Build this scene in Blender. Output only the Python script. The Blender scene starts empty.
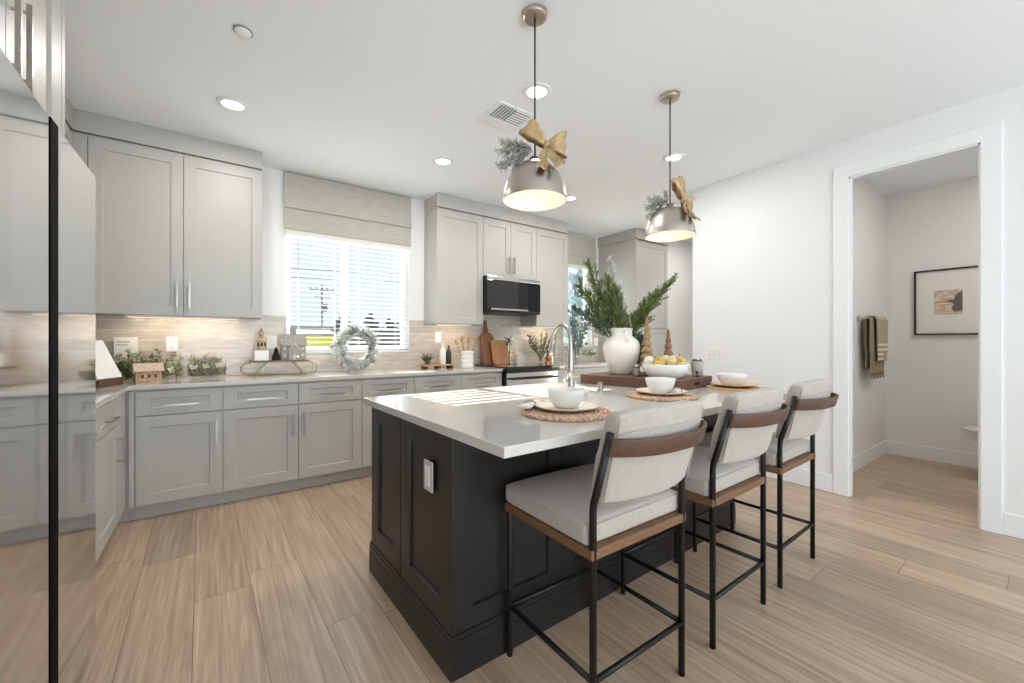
import bpy, bmesh, math, random
from mathutils import Vector, Matrix
random.seed(7)
SC = bpy.context.scene
COL = SC.collection
# ------------------------------------------------------------------ camera, world, lights, exposure
FPX, YAW, HC, CEIL = 410.5, math.radians(35.69), 1.207, 2.777
cd = bpy.data.cameras.new('camera'); cd.sensor_width = 36; cd.lens = FPX / 1024 * 36; cd.clip_start = 0.02; cd.clip_end = 300
cam = bpy.data.objects.new('camera', cd); COL.objects.link(cam)
cam.location = (0, 0, HC); cam.rotation_euler = (math.radians(90), 0, -YAW)
SC.camera = cam
w = bpy.data.worlds.new('sky'); SC.world = w; w.use_nodes = True
bgn = w.node_tree.nodes['Background']; bgn.inputs['Color'].default_value = (0.80, 0.89, 1.0, 1); bgn.inputs['Strength'].default_value = .95
SC.view_settings.view_transform = 'Standard'; SC.view_settings.look = 'None'
SC.view_settings.gamma = 1.0; SC.view_settings.use_curve_mapping = False
SC.view_settings.exposure = 0.11
SC.cycles.use_denoising = True
SC.cycles.max_bounces = 10; SC.cycles.diffuse_bounces = 6; SC.cycles.glossy_bounces = 5
SC.cycles.sample_clamp_indirect = 6; SC.cycles.caustics_reflective = False; SC.cycles.caustics_refractive = False


def light(name, kind, loc, energy, color=(1, 1, 1), size=None, size_y=None, direction=None, **kw):
    d = bpy.data.lights.new(name, kind); d.energy = energy; d.color = color
    if kind == 'AREA':
        d.size = size
        if size_y: d.shape = 'RECTANGLE'; d.size_y = size_y
    for k, v in kw.items(): setattr(d, k, v)
    o = bpy.data.objects.new(name, d); COL.objects.link(o); o.location = loc
    if direction: o.rotation_euler = Vector(direction).to_track_quat('-Z', 'Y').to_euler()
    return o


light('sun', 'SUN', (2, 12, 8), 30.0, (1.0, 0.97, 0.93), direction=(.115, -1, -.49), angle=math.radians(0.18))
# unseen rear and left fill panels added behind the camera, aimed up
light('rear_fill_light', 'AREA', (1.3, -3.9, 1.1), 168, (0.80, 0.92, 1.0), 4.4, 1.9, (0, 1, 0.95))
light('left_fill_light', 'AREA', (-1.05, -2.1, 1.3), 20, (0.80, 0.92, 1.0), 2.4, 1.4, (1, 0.12, 0.9))
light('daylight_back_window', 'AREA', (1.1, 4.62, 1.65), 10, (0.85, 0.93, 1.0), 1.1, 1.0, (0, -1, -.1))
light('daylight_corner_window', 'AREA', (4.3, 4.62, 1.7), 8, (0.85, 0.93, 1.0), .6, 1.0, (0, -1, -.1))


# ------------------------------------------------------------------ materials
def lin(c):
    if isinstance(c, str):
        c = [int(c[i:i + 2], 16) / 255 for i in (0, 2, 4)]
        c = [x / 12.92 if x <= .04045 else ((x + .055) / 1.055) ** 2.4 for x in c]
    return (c[0], c[1], c[2], 1)


MATS = {}


def mat(name, color, rough=.5, metal=0.0, noise=0.0, nscale=20, bump=0.0, bscale=60, emit=None, trans=0.0, stretch=None, coat=0.0, spec=.5, sheen=0.0, ior=1.45):
    if name in MATS: return MATS[name]
    m = bpy.data.materials.new(name); m.use_nodes = True; nt = m.node_tree; b = nt.nodes['Principled BSDF']
    c = lin(color)
    b.inputs['Base Color'].default_value = c; b.inputs['Roughness'].default_value = rough; b.inputs['Metallic'].default_value = metal
    b.inputs['Transmission Weight'].default_value = trans; b.inputs['Coat Weight'].default_value = coat
    b.inputs['Specular IOR Level'].default_value = spec; b.inputs['Sheen Weight'].default_value = sheen; b.inputs['IOR'].default_value = ior
    m.diffuse_color = c
    tc = nt.nodes.new('ShaderNodeTexCoord'); mp = nt.nodes.new('ShaderNodeMapping'); nt.links.new(tc.outputs['Object'], mp.inputs[0])
    if stretch: mp.inputs['Scale'].default_value = stretch
    n = nt.nodes.new('ShaderNodeTexNoise'); n.inputs['Scale'].default_value = nscale; n.inputs['Detail'].default_value = 5
    nt.links.new(mp.outputs[0], n.inputs['Vector'])
    if noise > 0:
        r = nt.nodes.new('ShaderNodeMapRange'); r.inputs[1].default_value = .3; r.inputs[2].default_value = .7
        r.inputs[3].default_value = 1 - noise; r.inputs[4].default_value = 1 + noise
        x = nt.nodes.new('ShaderNodeVectorMath'); x.operation = 'SCALE'; x.inputs[0].default_value = c[:3]
        nt.links.new(n.outputs[0], r.inputs[0]); nt.links.new(r.outputs[0], x.inputs['Scale']); nt.links.new(x.outputs[0], b.inputs['Base Color'])
    if bump > 0:
        n2 = nt.nodes.new('ShaderNodeTexNoise'); n2.inputs['Scale'].default_value = bscale; n2.inputs['Detail'].default_value = 3
        nt.links.new(mp.outputs[0], n2.inputs['Vector'])
        bp = nt.nodes.new('ShaderNodeBump'); bp.inputs['Strength'].default_value = bump; bp.inputs['Distance'].default_value = .01
        nt.links.new(n2.outputs[0], bp.inputs['Height']); nt.links.new(bp.outputs[0], b.inputs['Normal'])
    if emit:
        b.inputs['Emission Color'].default_value = lin(emit[0]); b.inputs['Emission Strength'].default_value = emit[1]
    MATS[name] = m
    return m


WALL = mat('wall_paint', 'EAEAE9', .7, bump=.04, bscale=220)
CEILM = mat('ceiling_paint', 'F1F4F7', .8, bump=.05, bscale=160)
TRIM = mat('white_trim', 'EDEEEE', .4)
CAB = mat('cabinet_grey_paint', 'B7B5B0', .42, noise=.012, nscale=3)
DARK = mat('shadow_gap_black', '0A0A0A', .6)
ISL = mat('island_charcoal_paint', '201E1D', .38, noise=.05, nscale=4)
QUARTZ = mat('white_quartz', 'CDC9C3', .10, noise=.02, nscale=9, coat=.15)
STEEL = mat('stainless_steel', 'C9C7C3', .17, 1.0)
FRIDGE = mat('polished_stainless', 'DADADA', .06, 1.0, bump=.012, bscale=1.6, stretch=(1, 1, 3))
NICKEL = mat('brushed_nickel', 'B4AEA7', .28, 1.0)
NICKB = mat('satin_nickel_shade', 'C0B8AF', .33, 1.0, bump=.05, bscale=5, stretch=(30, 30, .2))
GLASSB = mat('black_glass', '0B0C0E', .06, coat=.5)
BLACKM = mat('black_powder_coat', '0D0C0C', .42)
FAB = mat('oatmeal_upholstery', 'B9AFA6', .95, noise=.09, nscale=90, bump=.35, bscale=420, sheen=.3)
WAL = mat('walnut_wood', '5A4033', .45, noise=.22, nscale=7, stretch=(3, 14, 14))
WALS = mat('walnut_seat_rail', '79583F', .5, noise=.2, nscale=9, stretch=(4, 4, 20))
WHITEC = mat('white_ceramic', 'EFECE7', .3, coat=.2)
WHITEM = mat('matte_white_clay', 'EBE5DC', .75, bump=.1, bscale=40, noise=.03)
PLATE = mat('cream_stoneware', 'E9DECB', .35)
TANW = mat('tan_wood', 'C19463', .55, noise=.15, nscale=9, stretch=(2, 14, 14))
SHADEF = mat('roman_shade_linen', 'B9B5AC', .95, noise=.08, nscale=14, bump=.15, bscale=300, stretch=(1, 1, 6))
GOLD = mat('gold_satin_ribbon', 'C3A57C', .38, .3, noise=.15, nscale=25, bump=.55, bscale=38)
FROST = mat('frosted_needles', 'B3B5AA', .8, noise=.3, nscale=60)
CEDAR = mat('cedar_green', '6C7B45', .7, noise=.55, nscale=22)
CEDAR2 = mat('dusty_green', '60715F', .7, noise=.3, nscale=30)
STEMM = mat('brown_stem', '5B4630', .8)
GLASS = mat('clear_glass', 'FFFFFF', .02, trans=1.0)
BLIND = mat('white_blind_slat', 'F4F5F5', .5)
OUTLET = mat('white_plastic', 'F1EFEC', .35)
TRAYW = mat('dark_brown_tray_wood', '6A4A3C', .5, noise=.25, nscale=8, stretch=(2, 12, 12))
LAMP = mat('lamp_diffuser', 'FFFFFF', .5, emit=('FFF6EA', 3.0))
SHADEIN = mat('white_enamel', 'F0EBE0', .5, emit=('FFF0D8', .04))
TREEW = mat('carved_wood', '9C7E58', .6, noise=.25, nscale=30)
GREYC = mat('grey_stoneware', 'A5A29D', .8, noise=.2, nscale=60, bump=.3, bscale=90)


def brick_mat():
    m = bpy.data.materials.new('glazed_backsplash_tile'); m.use_nodes = True; nt = m.node_tree; b = nt.nodes['Principled BSDF']
    L = nt.links.new
    tc = nt.nodes.new('ShaderNodeTexCoord'); sp = nt.nodes.new('ShaderNodeSeparateXYZ'); cb = nt.nodes.new('ShaderNodeCombineXYZ')
    ad = nt.nodes.new('ShaderNodeMath'); ad.operation = 'ADD'
    L(tc.outputs['Object'], sp.inputs[0]); L(sp.outputs[0], ad.inputs[0]); L(sp.outputs[1], ad.inputs[1]); L(ad.outputs[0], cb.inputs[0]); L(sp.outputs[2], cb.inputs[1])
    mp = nt.nodes.new('ShaderNodeMapping'); mp.inputs['Location'].default_value = (.1, -.914, 0); L(cb.outputs[0], mp.inputs[0])
    k = nt.nodes.new('ShaderNodeTexBrick'); k.offset = .5; k.inputs['Scale'].default_value = 1
    k.inputs['Brick Width'].default_value = .305; k.inputs['Row Height'].default_value = .0765; k.inputs['Mortar Size'].default_value = .0022
    k.inputs['Color1'].default_value = lin('CABEB1'); k.inputs['Color2'].default_value = lin('B9AFA4'); k.inputs['Mortar'].default_value = lin('CFC9C0'); k.inputs['Bias'].default_value = -.1
    L(mp.outputs[0], k.inputs[0])
    n = nt.nodes.new('ShaderNodeTexNoise'); n.inputs['Scale'].default_value = 9; n.inputs['Detail'].default_value = 4
    mp2 = nt.nodes.new('ShaderNodeMapping'); mp2.inputs['Scale'].default_value = (1, 3.5, 1); L(cb.outputs[0], mp2.inputs[0]); L(mp2.outputs[0], n.inputs[0])
    mx = nt.nodes.new('ShaderNodeMixRGB'); mx.blend_type = 'OVERLAY'; mx.inputs[0].default_value = .35; L(k.outputs[0], mx.inputs[1]); L(n.outputs[0], mx.inputs[2]); L(mx.outputs[0], b.inputs['Base Color'])
    rr = nt.nodes.new('ShaderNodeMapRange'); rr.inputs[3].default_value = .14; rr.inputs[4].default_value = .6; L(k.outputs[1], rr.inputs[0]); L(rr.outputs[0], b.inputs['Roughness'])
    sb = nt.nodes.new('ShaderNodeMath'); sb.operation = 'SUBTRACT'; L(n.outputs[0], sb.inputs[0]); L(k.outputs[1], sb.inputs[1])
    bp = nt.nodes.new('ShaderNodeBump'); bp.inputs['Strength'].default_value = .25; bp.inputs['Distance'].default_value = .006; L(sb.outputs[0], bp.inputs['Height']); L(bp.outputs[0], b.inputs['Normal'])
    return m


TILE = brick_mat()


def thin_glass():
    m = bpy.data.materials.new('window_glass'); m.use_nodes = True; nt = m.node_tree; nt.nodes.clear()
    o = nt.nodes.new('ShaderNodeOutputMaterial'); a = nt.nodes.new('ShaderNodeBsdfTransparent'); g = nt.nodes.new('ShaderNodeBsdfGlossy'); x = nt.nodes.new('ShaderNodeMixShader'); f = nt.nodes.new('ShaderNodeFresnel')
    g.inputs['Roughness'].default_value = .02; f.inputs['IOR'].default_value = 1.25; a.inputs['Color'].default_value = (.97, .985, .98, 1)
    nt.links.new(f.outputs[0], x.inputs[0]); nt.links.new(a.outputs[0], x.inputs[1]); nt.links.new(g.outputs[0], x.inputs[2]); nt.links.new(x.outputs[0], o.inputs[0])
    return m


WGLASS = thin_glass()


def clear_glass():
    m = thin_glass(); m.name = 'clear_glass'; nt = m.node_tree; x = [n for n in nt.nodes if n.type == 'MIX_SHADER'][0]
    for l in list(x.inputs[0].links): nt.links.remove(l)
    x.inputs[0].default_value = .10; return m


GLASS = clear_glass()


def floor_mat():
    m = bpy.data.materials.new('oak_plank_floor'); m.use_nodes = True; nt = m.node_tree; b = nt.nodes['Principled BSDF']; L = nt.links.new
    at = nt.nodes.new('ShaderNodeAttribute'); at.attribute_name = 'tone'
    sp = nt.nodes.new('ShaderNodeSeparateXYZ'); L(at.outputs['Color'], sp.inputs[0])
    tc = nt.nodes.new('ShaderNodeTexCoord')
    off = nt.nodes.new('ShaderNodeVectorMath'); off.operation = 'SCALE'; off.inputs['Scale'].default_value = 37; L(at.outputs['Color'], off.inputs[0])
    ad = nt.nodes.new('ShaderNodeVectorMath'); ad.operation = 'ADD'; L(tc.outputs['Object'], ad.inputs[0]); L(off.outputs[0], ad.inputs[1])

    def noise(scale, sx, sy, det=6, dist=0):
        mp = nt.nodes.new('ShaderNodeMapping'); mp.inputs['Scale'].default_value = (sx, sy, 1); L(ad.outputs[0], mp.inputs[0])
        n = nt.nodes.new('ShaderNodeTexNoise'); n.inputs['Scale'].default_value = scale; n.inputs['Detail'].default_value = det; n.inputs['Distortion'].default_value = dist
        L(mp.outputs[0], n.inputs[0]); return n
    n1 = noise(4, 13, .42, 10, .5)      # fine streaks along the board
    n2 = noise(1.6, 2.2, .9, 3, .5)      # blotches
    # cathedral figure: contours of a slow noise
    n3 = noise(1.3, 3.6, .26, 1.0, .15)
    mu = nt.nodes.new('ShaderNodeMath'); mu.operation = 'MULTIPLY'; mu.inputs[1].default_value = 130; L(n3.outputs[0], mu.inputs[0])
    si = nt.nodes.new('ShaderNodeMath'); si.operation = 'SINE'; L(mu.outputs[0], si.inputs[0])
    pw = nt.nodes.new('ShaderNodeMapRange'); pw.inputs[1].default_value = .35; pw.inputs[2].default_value = 1.0; pw.inputs[3].default_value = 0; pw.inputs[4].default_value = 1; L(si.outputs[0], pw.inputs[0])
    cr = nt.nodes.new('ShaderNodeValToRGB'); e = cr.color_ramp.elements
    e[0].position = .28; e[0].color = lin('A68C75'); e[1].position = .72; e[1].color = lin('CCB59D')
    x = e.new(.5); x.color = lin('BAA087')
    L(n1.outputs[0], cr.inputs[0])
    m1 = nt.nodes.new('ShaderNodeMixRGB'); m1.blend_type = 'MULTIPLY'; L(cr.outputs[0], m1.inputs[1])
    t = nt.nodes.new('ShaderNodeMapRange'); t.inputs[3].default_value = .80; t.inputs[4].default_value = 1.10; L(sp.outputs[0], t.inputs[0])
    m1.inputs[0].default_value = 1; L(t.outputs[0], m1.inputs[2])
    m2 = nt.nodes.new('ShaderNodeMixRGB'); m2.blend_type = 'SOFT_LIGHT'; m2.inputs[0].default_value = .22; L(m1.outputs[0], m2.inputs[1]); L(n2.outputs[0], m2.inputs[2])
    f3 = nt.nodes.new('ShaderNodeMath'); f3.operation = 'MULTIPLY'; f3.inputs[1].default_value = .13; L(pw.outputs[0], f3.inputs[0])
    m3 = nt.nodes.new('ShaderNodeMixRGB'); m3.blend_type = 'MIX'; m3.inputs[2].default_value = lin('8A6B52'); L(f3.outputs[0], m3.inputs[0]); L(m2.outputs[0], m3.inputs[1])
    # knots
    mpk = nt.nodes.new('ShaderNodeMapping'); mpk.inputs['Scale'].default_value = (1.7, .9, 1); L(ad.outputs[0], mpk.inputs[0])
    vo = nt.nodes.new('ShaderNodeTexVoronoi'); vo.inputs['Scale'].default_value = 1.6; L(mpk.outputs[0], vo.inputs[0])
    vr = nt.nodes.new('ShaderNodeMapRange'); vr.inputs[1].default_value = .012; vr.inputs[2].default_value = .05; vr.inputs[3].default_value = .5; vr.inputs[4].default_value = 0; L(vo.outputs[0], vr.inputs[0])
    m4 = nt.nodes.new('ShaderNodeMixRGB'); m4.inputs[2].default_value = lin('6B5140'); L(vr.outputs[0], m4.inputs[0]); L(m3.outputs[0], m4.inputs[1])
    L(m4.outputs[0], b.inputs['Base Color'])
    b.inputs['Roughness'].default_value = .36
    bp = nt.nodes.new('ShaderNodeBump'); bp.inputs['Strength'].default_value = .12; bp.inputs['Distance'].default_value = .004; L(n1.outputs[0], bp.inputs['Height']); L(bp.outputs[0], b.inputs['Normal'])
    return m


FLOORM = floor_mat()


# ------------------------------------------------------------------ mesh helpers
class MB:
    def __init__(s): s.v = []; s.f = []; s.mi = []

    def add(s, vs, fs, mi=0):
        o = len(s.v); s.v += [tuple(v) for v in vs]; s.f += [[i + o for i in f] for f in fs]; s.mi += [mi] * len(fs)

    def box(s, x0, x1, y0, y1, z0, z1, mi=0):
        s.add([(x0, y0, z0), (x1, y0, z0), (x1, y1, z0), (x0, y1, z0), (x0, y0, z1), (x1, y0, z1), (x1, y1, z1), (x0, y1, z1)],
              [(0, 3, 2, 1), (4, 5, 6, 7), (0, 1, 5, 4), (1, 2, 6, 5), (2, 3, 7, 6), (3, 0, 4, 7)], mi); return s

    def prism(s, pts, z0, z1, mi=0):      # pts ccw in xy
        n = len(pts)
        s.add([(x, y, z0) for x, y in pts] + [(x, y, z1) for x, y in pts],
              [tuple(range(n - 1, -1, -1)), tuple(range(n, 2 * n))] + [(i, (i + 1) % n, n + (i + 1) % n, n + i) for i in range(n)], mi); return s

    def prism_y(s, pts, y0, y1, mi=0):     # pts in xz
        n = len(pts)
        s.add([(x, y0, z) for x, z in pts] + [(x, y1, z) for x, z in pts],
              [tuple(range(n)), tuple(range(2 * n - 1, n - 1, -1))] + [((i + 1) % n, i, n + i, n + (i + 1) % n) for i in range(n)], mi); return s

    def prism_x(s, pts, x0, x1, mi=0):     # pts in yz
        n = len(pts)
        s.add([(x0, y, z) for y, z in pts] + [(x1, y, z) for y, z in pts],
              [tuple(range(n - 1, -1, -1)), tuple(range(n, 2 * n))] + [(i, (i + 1) % n, n + (i + 1) % n, n + i) for i in range(n)], mi); return s

    def tube(s, path, r, seg=10, mi=0, caps=True):
        path = [Vector(p) for p in path]; n = len(path); rr = r if isinstance(r, (list, tuple)) else [r] * n
        rings = []; up = None
        for i, p in enumerate(path):
            t = (path[min(i + 1, n - 1)] - path[max(i - 1, 0)]).normalized()
            if up is None:
                up = Vector((0, 0, 1)) if abs(t.z) < .9 else Vector((1, 0, 0))
            a = (up - t * up.dot(t))
            if a.length < 1e-5: a = Vector((0, 1, 0)) - t * t.y
            a.normalize(); up = a; b = t.cross(a)
            rings.append([p + (a * math.cos(2 * math.pi * k / seg) + b * math.sin(2 * math.pi * k / seg)) * rr[i] for k in range(seg)])
        fs = []
        for i in range(n - 1):
            for k in range(seg):
                fs.append((i * seg + k, i * seg + (k + 1) % seg, (i + 1) * seg + (k + 1) % seg, (i + 1) * seg + k))
        if caps: fs += [tuple(range(seg - 1, -1, -1)), tuple((n - 1) * seg + k for k in range(seg))]
        s.add([v for r_ in rings for v in r_], fs, mi); return s

    def cyl(s, x, y, z0, z1, r, seg=24, mi=0, r2=None):
        return s.lathe([(0, z0), (r, z0), (r if r2 is None else r2, z1), (0, z1)], (x, y, 0), seg, mi)

    def lathe(s, prof, c=(0, 0, 0), seg=28, mi=0):
        vs = []; fs = []; idx = []
        for r, z in prof:
            if r < 1e-6: idx.append([len(vs)] * seg); vs.append((c[0], c[1], c[2] + z))
            else:
                idx.append(list(range(len(vs), len(vs) + seg)))
                vs += [(c[0] + r * math.cos(2 * math.pi * k / seg), c[1] + r * math.sin(2 * math.pi * k / seg), c[2] + z) for k in range(seg)]
        for i in range(len(prof) - 1):
            for k in range(seg):
                q = [idx[i][k], idx[i][(k + 1) % seg], idx[i + 1][(k + 1) % seg], idx[i + 1][k]]
                q2 = []
                for a in q:
                    if a not in q2: q2.append(a)
                if len(q2) > 2: fs.append(tuple(q2))
        s.add(vs, fs, mi); return s

    def blob(s, c, r, seg=12, mi=0, ribs=0, squash=(1, 1, 1), amp=.08):
        vs = [(c[0], c[1], c[2] - r * squash[2])]; fs = []; N = seg
        for i in range(1, N // 2):
            th = math.pi * i / (N // 2)
            for k in range(N):
                ph = 2 * math.pi * k / N; q = r * math.sin(th) * (1 + amp * math.cos(ribs * ph)) if ribs else r * math.sin(th)
                vs.append((c[0] + q * math.cos(ph) * squash[0], c[1] + q * math.sin(ph) * squash[1], c[2] - r * math.cos(th) * squash[2]))
        vs.append((c[0], c[1], c[2] + r * squash[2])); M = N // 2 - 1
        for k in range(N): fs.append((0, 1 + (k + 1) % N, 1 + k)); fs.append((len(vs) - 1, 1 + (M - 1) * N + k, 1 + (M - 1) * N + (k + 1) % N))
        for i in range(M - 1):
            for k in range(N): fs.append((1 + i * N + k, 1 + i * N + (k + 1) % N, 1 + (i + 1) * N + (k + 1) % N, 1 + (i + 1) * N + k))
        s.add(vs, fs, mi); return s

    def blade(s, p, d, ln, wd, nrm=None, mi=0):
        p = Vector(p); d = Vector(d).normalized(); a = d.cross(Vector((random.uniform(-1, 1), random.uniform(-1, 1), random.uniform(-1, 1))) if nrm is None else Vector(nrm))
        if a.length < 1e-4: a = Vector((1, 0, 0))
        a.normalize(); m = p + d * ln * .45
        s.add([p, m + a * wd / 2, p + d * ln, m - a * wd / 2], [(0, 1, 2, 3)], mi)

    def shaker(s, x0, x1, z0, z1, yf, th=.02, rail=.06, rec=.009, mi=0, botrail=None, stile=None):
        """five-piece door, front at y=yf facing -y"""
        br = botrail or rail; st = stile or rail
        o = [(x0, z0), (x1, z0), (x1, z1), (x0, z1)]; i = [(x0 + st, z0 + br), (x1 - st, z0 + br), (x1 - st, z1 - rail), (x0 + st, z1 - rail)]
        i2 = [(x0 + st + .004, z0 + br + .004), (x1 - st - .004, z0 + br + .004), (x1 - st - .004, z1 - rail - .004), (x0 + st + .004, z1 - rail - .004)]
        vs = [(x, yf, z) for x, z in o] + [(x, yf, z) for x, z in i] + [(x, yf + rec, z) for x, z in i2] + [(x, yf + th, z) for x, z in o]
        fs = []
        for k in range(4):
            n = (k + 1) % 4
            fs += [(k, n, 4 + n, 4 + k), (4 + k, 4 + n, 8 + n, 8 + k), (n, k, 12 + k, 12 + n)]
        fs += [(8, 9, 10, 11), (15, 14, 13, 12)]
        s.add(vs, fs, mi); return s

    def xform(s, M):
        s.v = [tuple(M @ Vector(v)) for v in s.v]; return s

    def build(s, name, mats, parent=None, smooth=False, bevel=0, seg=2, sub=0, angle=35):
        me = bpy.data.meshes.new(name); me.from_pydata(s.v, [], s.f)
        ms = mats if isinstance(mats, (list, tuple)) else [mats]
        for m in ms: me.materials.append(m)
        me.polygons.foreach_set('material_index', s.mi)
        bm = bmesh.new(); bm.from_mesh(me); bmesh.ops.recalc_face_normals(bm, faces=bm.faces); bm.to_mesh(me); bm.free()
        if smooth: me.polygons.foreach_set('use_smooth', [True] * len(me.polygons))
        me.update()
        o = bpy.data.objects.new(name, me); COL.objects.link(o)
        if parent is not None: o.parent = parent
        if bevel:
            b = o.modifiers.new('bevel', 'BEVEL'); b.width = bevel; b.segments = seg; b.limit_method = 'ANGLE'; b.angle_limit = math.radians(angle)
        if sub:
            b = o.modifiers.new('sub', 'SUBSURF'); b.levels = sub; b.render_levels = sub
        return o


def tag(o, label, cat, group=None, kind=None):
    if label: o['label'] = label
    if cat: o['category'] = cat
    if group: o['group'] = group
    if kind: o['kind'] = kind
    return o


def thing(name, label, cat, loc=(0, 0, 0), rz=0, group=None):
    o = bpy.data.objects.new(name, None); o.empty_display_size = .05; COL.objects.link(o); o.location = loc; o.rotation_euler = (0, 0, math.radians(rz))
    return tag(o, label, cat, group)


def struct(name, mb, m, **k):
    o = mb.build(name, m, **k); o['kind'] = 'structure'; return o


def dup(root, loc, rz=None, label=None):
    def cp(o, par):
        c = o.copy(); COL.objects.link(c); c.parent = par
        for ch in list(o.children): cp(ch, c)
        return c
    c = cp(root, None); c.location = loc
    if rz is not None: c.rotation_euler = (0, 0, math.radians(rz))
    if label: c['label'] = label
    return c


# ------------------------------------------------------------------ the room
XL, YB, XR = -1.12, 4.30, 4.00
PW, Y0 = .2245, -4.2
rf = random.Random(3)
fm = MB(); tones = []
known = {0: [2.95], 1: [2.40], 3: [1.86], 2: [.7]}
ti = -6
X = -.32 + ti * PW
while X < 8.2:
    js = known.get(ti, None)
    if js is None: js = [rf.uniform(-4, -2.4)]
    y = js[0]
    while y > Y0: y -= 1.83
    js = []
    while y < 4.9: js.append(y); y += 1.83
    js.append(y)
    for a, b_ in zip(js, js[1:]):
        a = max(a, Y0); b_ = min(b_, 4.3)
        if b_ <= a: continue
        g = .0010
        fm.add([(X + g, a + g, 0), (X + PW - g, a + g, 0), (X + PW - g, b_ - g, 0), (X + g, b_ - g, 0)], [(0, 1, 2, 3)])
        t = rf.random()
        if ti == 0 and a > 2.5 and a < 3.2: t = -.25
        if ti == 0 and a < 2.5 and b_ > 2.5: t = .8
        if ti == 1 and b_ > 2.3 and a < 2.3: t = .95
        if ti == 1 and a > 2.3: t = .55
        if ti == 2: t = .8
        tones.append((t, rf.random(), rf.random()))
    X += PW; ti += 1
npl = len(tones)
fr = Matrix.Translation((-.11, 2.7, 0)) @ Matrix.Rotation(math.radians(1.5), 4, 'Z') @ Matrix.Translation((.11, -2.7, 0))
fm.xform(fr)
fm.box(XL - .2, 8.2, Y0, 4.4, -.05, -.0015, mi=1)
FL = struct('floor', fm, [FLOORM, mat('seam_dark', '77604C', .8)])
ca = FL.data.color_attributes.new('tone', 'FLOAT_COLOR', 'CORNER')
for p in FL.data.polygons:
    c = tones[p.index] if p.index < npl else (.5, .5, .5)
    for li in p.loop_indices: ca.data[li].color = (c[0], c[1], c[2], 1)

struct('ceiling', MB().box(XL - .15, 8.2, Y0, 4.5, CEIL, CEIL + .12), CEILM)
W1 = (.52, 1.70, 1.11, 2.42)     # window openings  x0 x1 z0 z1
W2 = (3.98, 4.56, 1.15, 2.42)
b = MB()
for x0, x1 in ((XL, W1[0]), (W1[1], W2[0]), (W2[1], 8.2)): b.box(x0, x1, YB, YB + .16, 0, CEIL)
for W in (W1, W2): b.box(W[0], W[1], YB, YB + .16, 0, W[2]); b.box(W[0], W[1], YB, YB + .16, W[3], CEIL)
struct('wall_back', b, WALL)
b = MB(); SP = 1.44; t = .009
b.box(XL + .001, W1[0] - .002, YB - t, YB, .914, SP); b.box(W1[1] + .002, W2[0] - .002, YB - t, YB, .914, SP)
b.box(W1[0] - .002, W1[1] + .002, YB - t, YB, .914, W1[2] - .012); b.box(W2[0] - .002, W2[1] + .002, YB - t, YB, .914, W2[2] - .012); b.box(W2[1] + .002, 4.703, YB - t, YB, .914, SP)
b.box(2.45, 3.22, YB - t, YB, SP, 1.54)
struct('trim_backsplash', b, TILE)
struct('wall_left', MB().box(XL - .15, XL, Y0, YB + .16, 0, CEIL), WALL)
b = MB().box(XL, XL + t, 2.3, YB - t, .914, 1.405)
struct('trim_backsplash_left', b, TILE)
DY0, DY1, DZ = .385, 1.069, 2.49
b = MB().box(XR, XR + .045, DY1, 2.363, 0, CEIL).box(XR, XR + .045, Y0, DY0, 0, CEIL).box(XR, XR + .045, DY0, DY1, DZ, CEIL)
b.box(XR + .045, 6.0, 2.243, 2.363, 0, CEIL)
struct('wall_right', b, WALL)
struct('wall_powder_left', MB().box(XR + .045, 5.99, 1.25, 1.36, 0, CEIL), WALL)
struct('wall_powder_far', MB().box(5.87, 5.99, -.18, 1.25, 0, CEIL), WALL)
struct('wall_powder_right', MB().box(XR + .045, 5.99, -.32, -.18, 0, CEIL), WALL)
struct('wall_nook', MB().box(5.46, 8.2, 3.64, 3.76, 0, CEIL), mat('nook_wall_paint', 'D9D9D8', .7))
struct('trim_nook_ledge', MB().box(5.47, 8.0, 3.50, 3.639, 0, .91), TRIM)
# unseen rear wall of the great room; wide opening added to admit light
b = MB().box(XL, -.95, Y0 - .12, Y0, 0, CEIL).box(3.55, XR + .12, Y0 - .12, Y0, 0, CEIL).box(-.95, 3.55, Y0 - .12, Y0, 2.55, CEIL)
struct('wall_rear', b, WALL)
struct('wall_far_right', MB().box(8.2, 8.3, Y0, 4.5, 0, CEIL), WALL)
struct('trim_added_opening', MB().box(-.95, -.88, Y0 - .1, Y0 - .03, 0, 2.55).box(3.48, 3.55, Y0 - .1, Y0 - .03, 0, 2.55).box(-.88, 3.48, Y0 - .1, Y0 - .03, 2.48, 2.55).box(1.26, 1.34, Y0 - .1, Y0 - .03, 0, 2.48), TRIM)  # frames the made-up rear opening


def baseb(name, b): return struct(name, b, TRIM, bevel=.004)


h, tk = .14, .014
baseb('baseboard_right', MB().box(XR - tk, XR, 1.165, 2.363, 0, h).box(XR - tk, 4.5, 2.363, 2.363 + tk, 0, h).box(XR - tk, XR, Y0, .295, 0, h))
baseb('baseboard_powder', MB().box(XR + .05, 5.87, 1.25 - tk, 1.25, 0, h).box(5.87 - tk, 5.87, -.17, 1.25 - tk, 0, h))
# door casing: head, legs, jamb lining
ck = .018
b = MB().box(XR - ck, XR, DY1 - .002, DY1 + .095, 0, DZ + .095).box(XR - ck, XR, DY0 - .09, DY0 + .002, 0, DZ + .095).box(XR - ck, XR, DY0, DY1, DZ - .002, DZ + .095)
struct('trim_1', b, TRIM, bevel=.003)
b = MB().box(XR - .004, XR + .047, DY1 - .012, DY1 + .001, 0, DZ).box(XR - .004, XR + .047, DY0 - .001, DY0 + .012, 0, DZ).box(XR - .004, XR + .047, DY0, DY1, DZ - .012, DZ + .001)
struct('door_1', b, TRIM)


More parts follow.
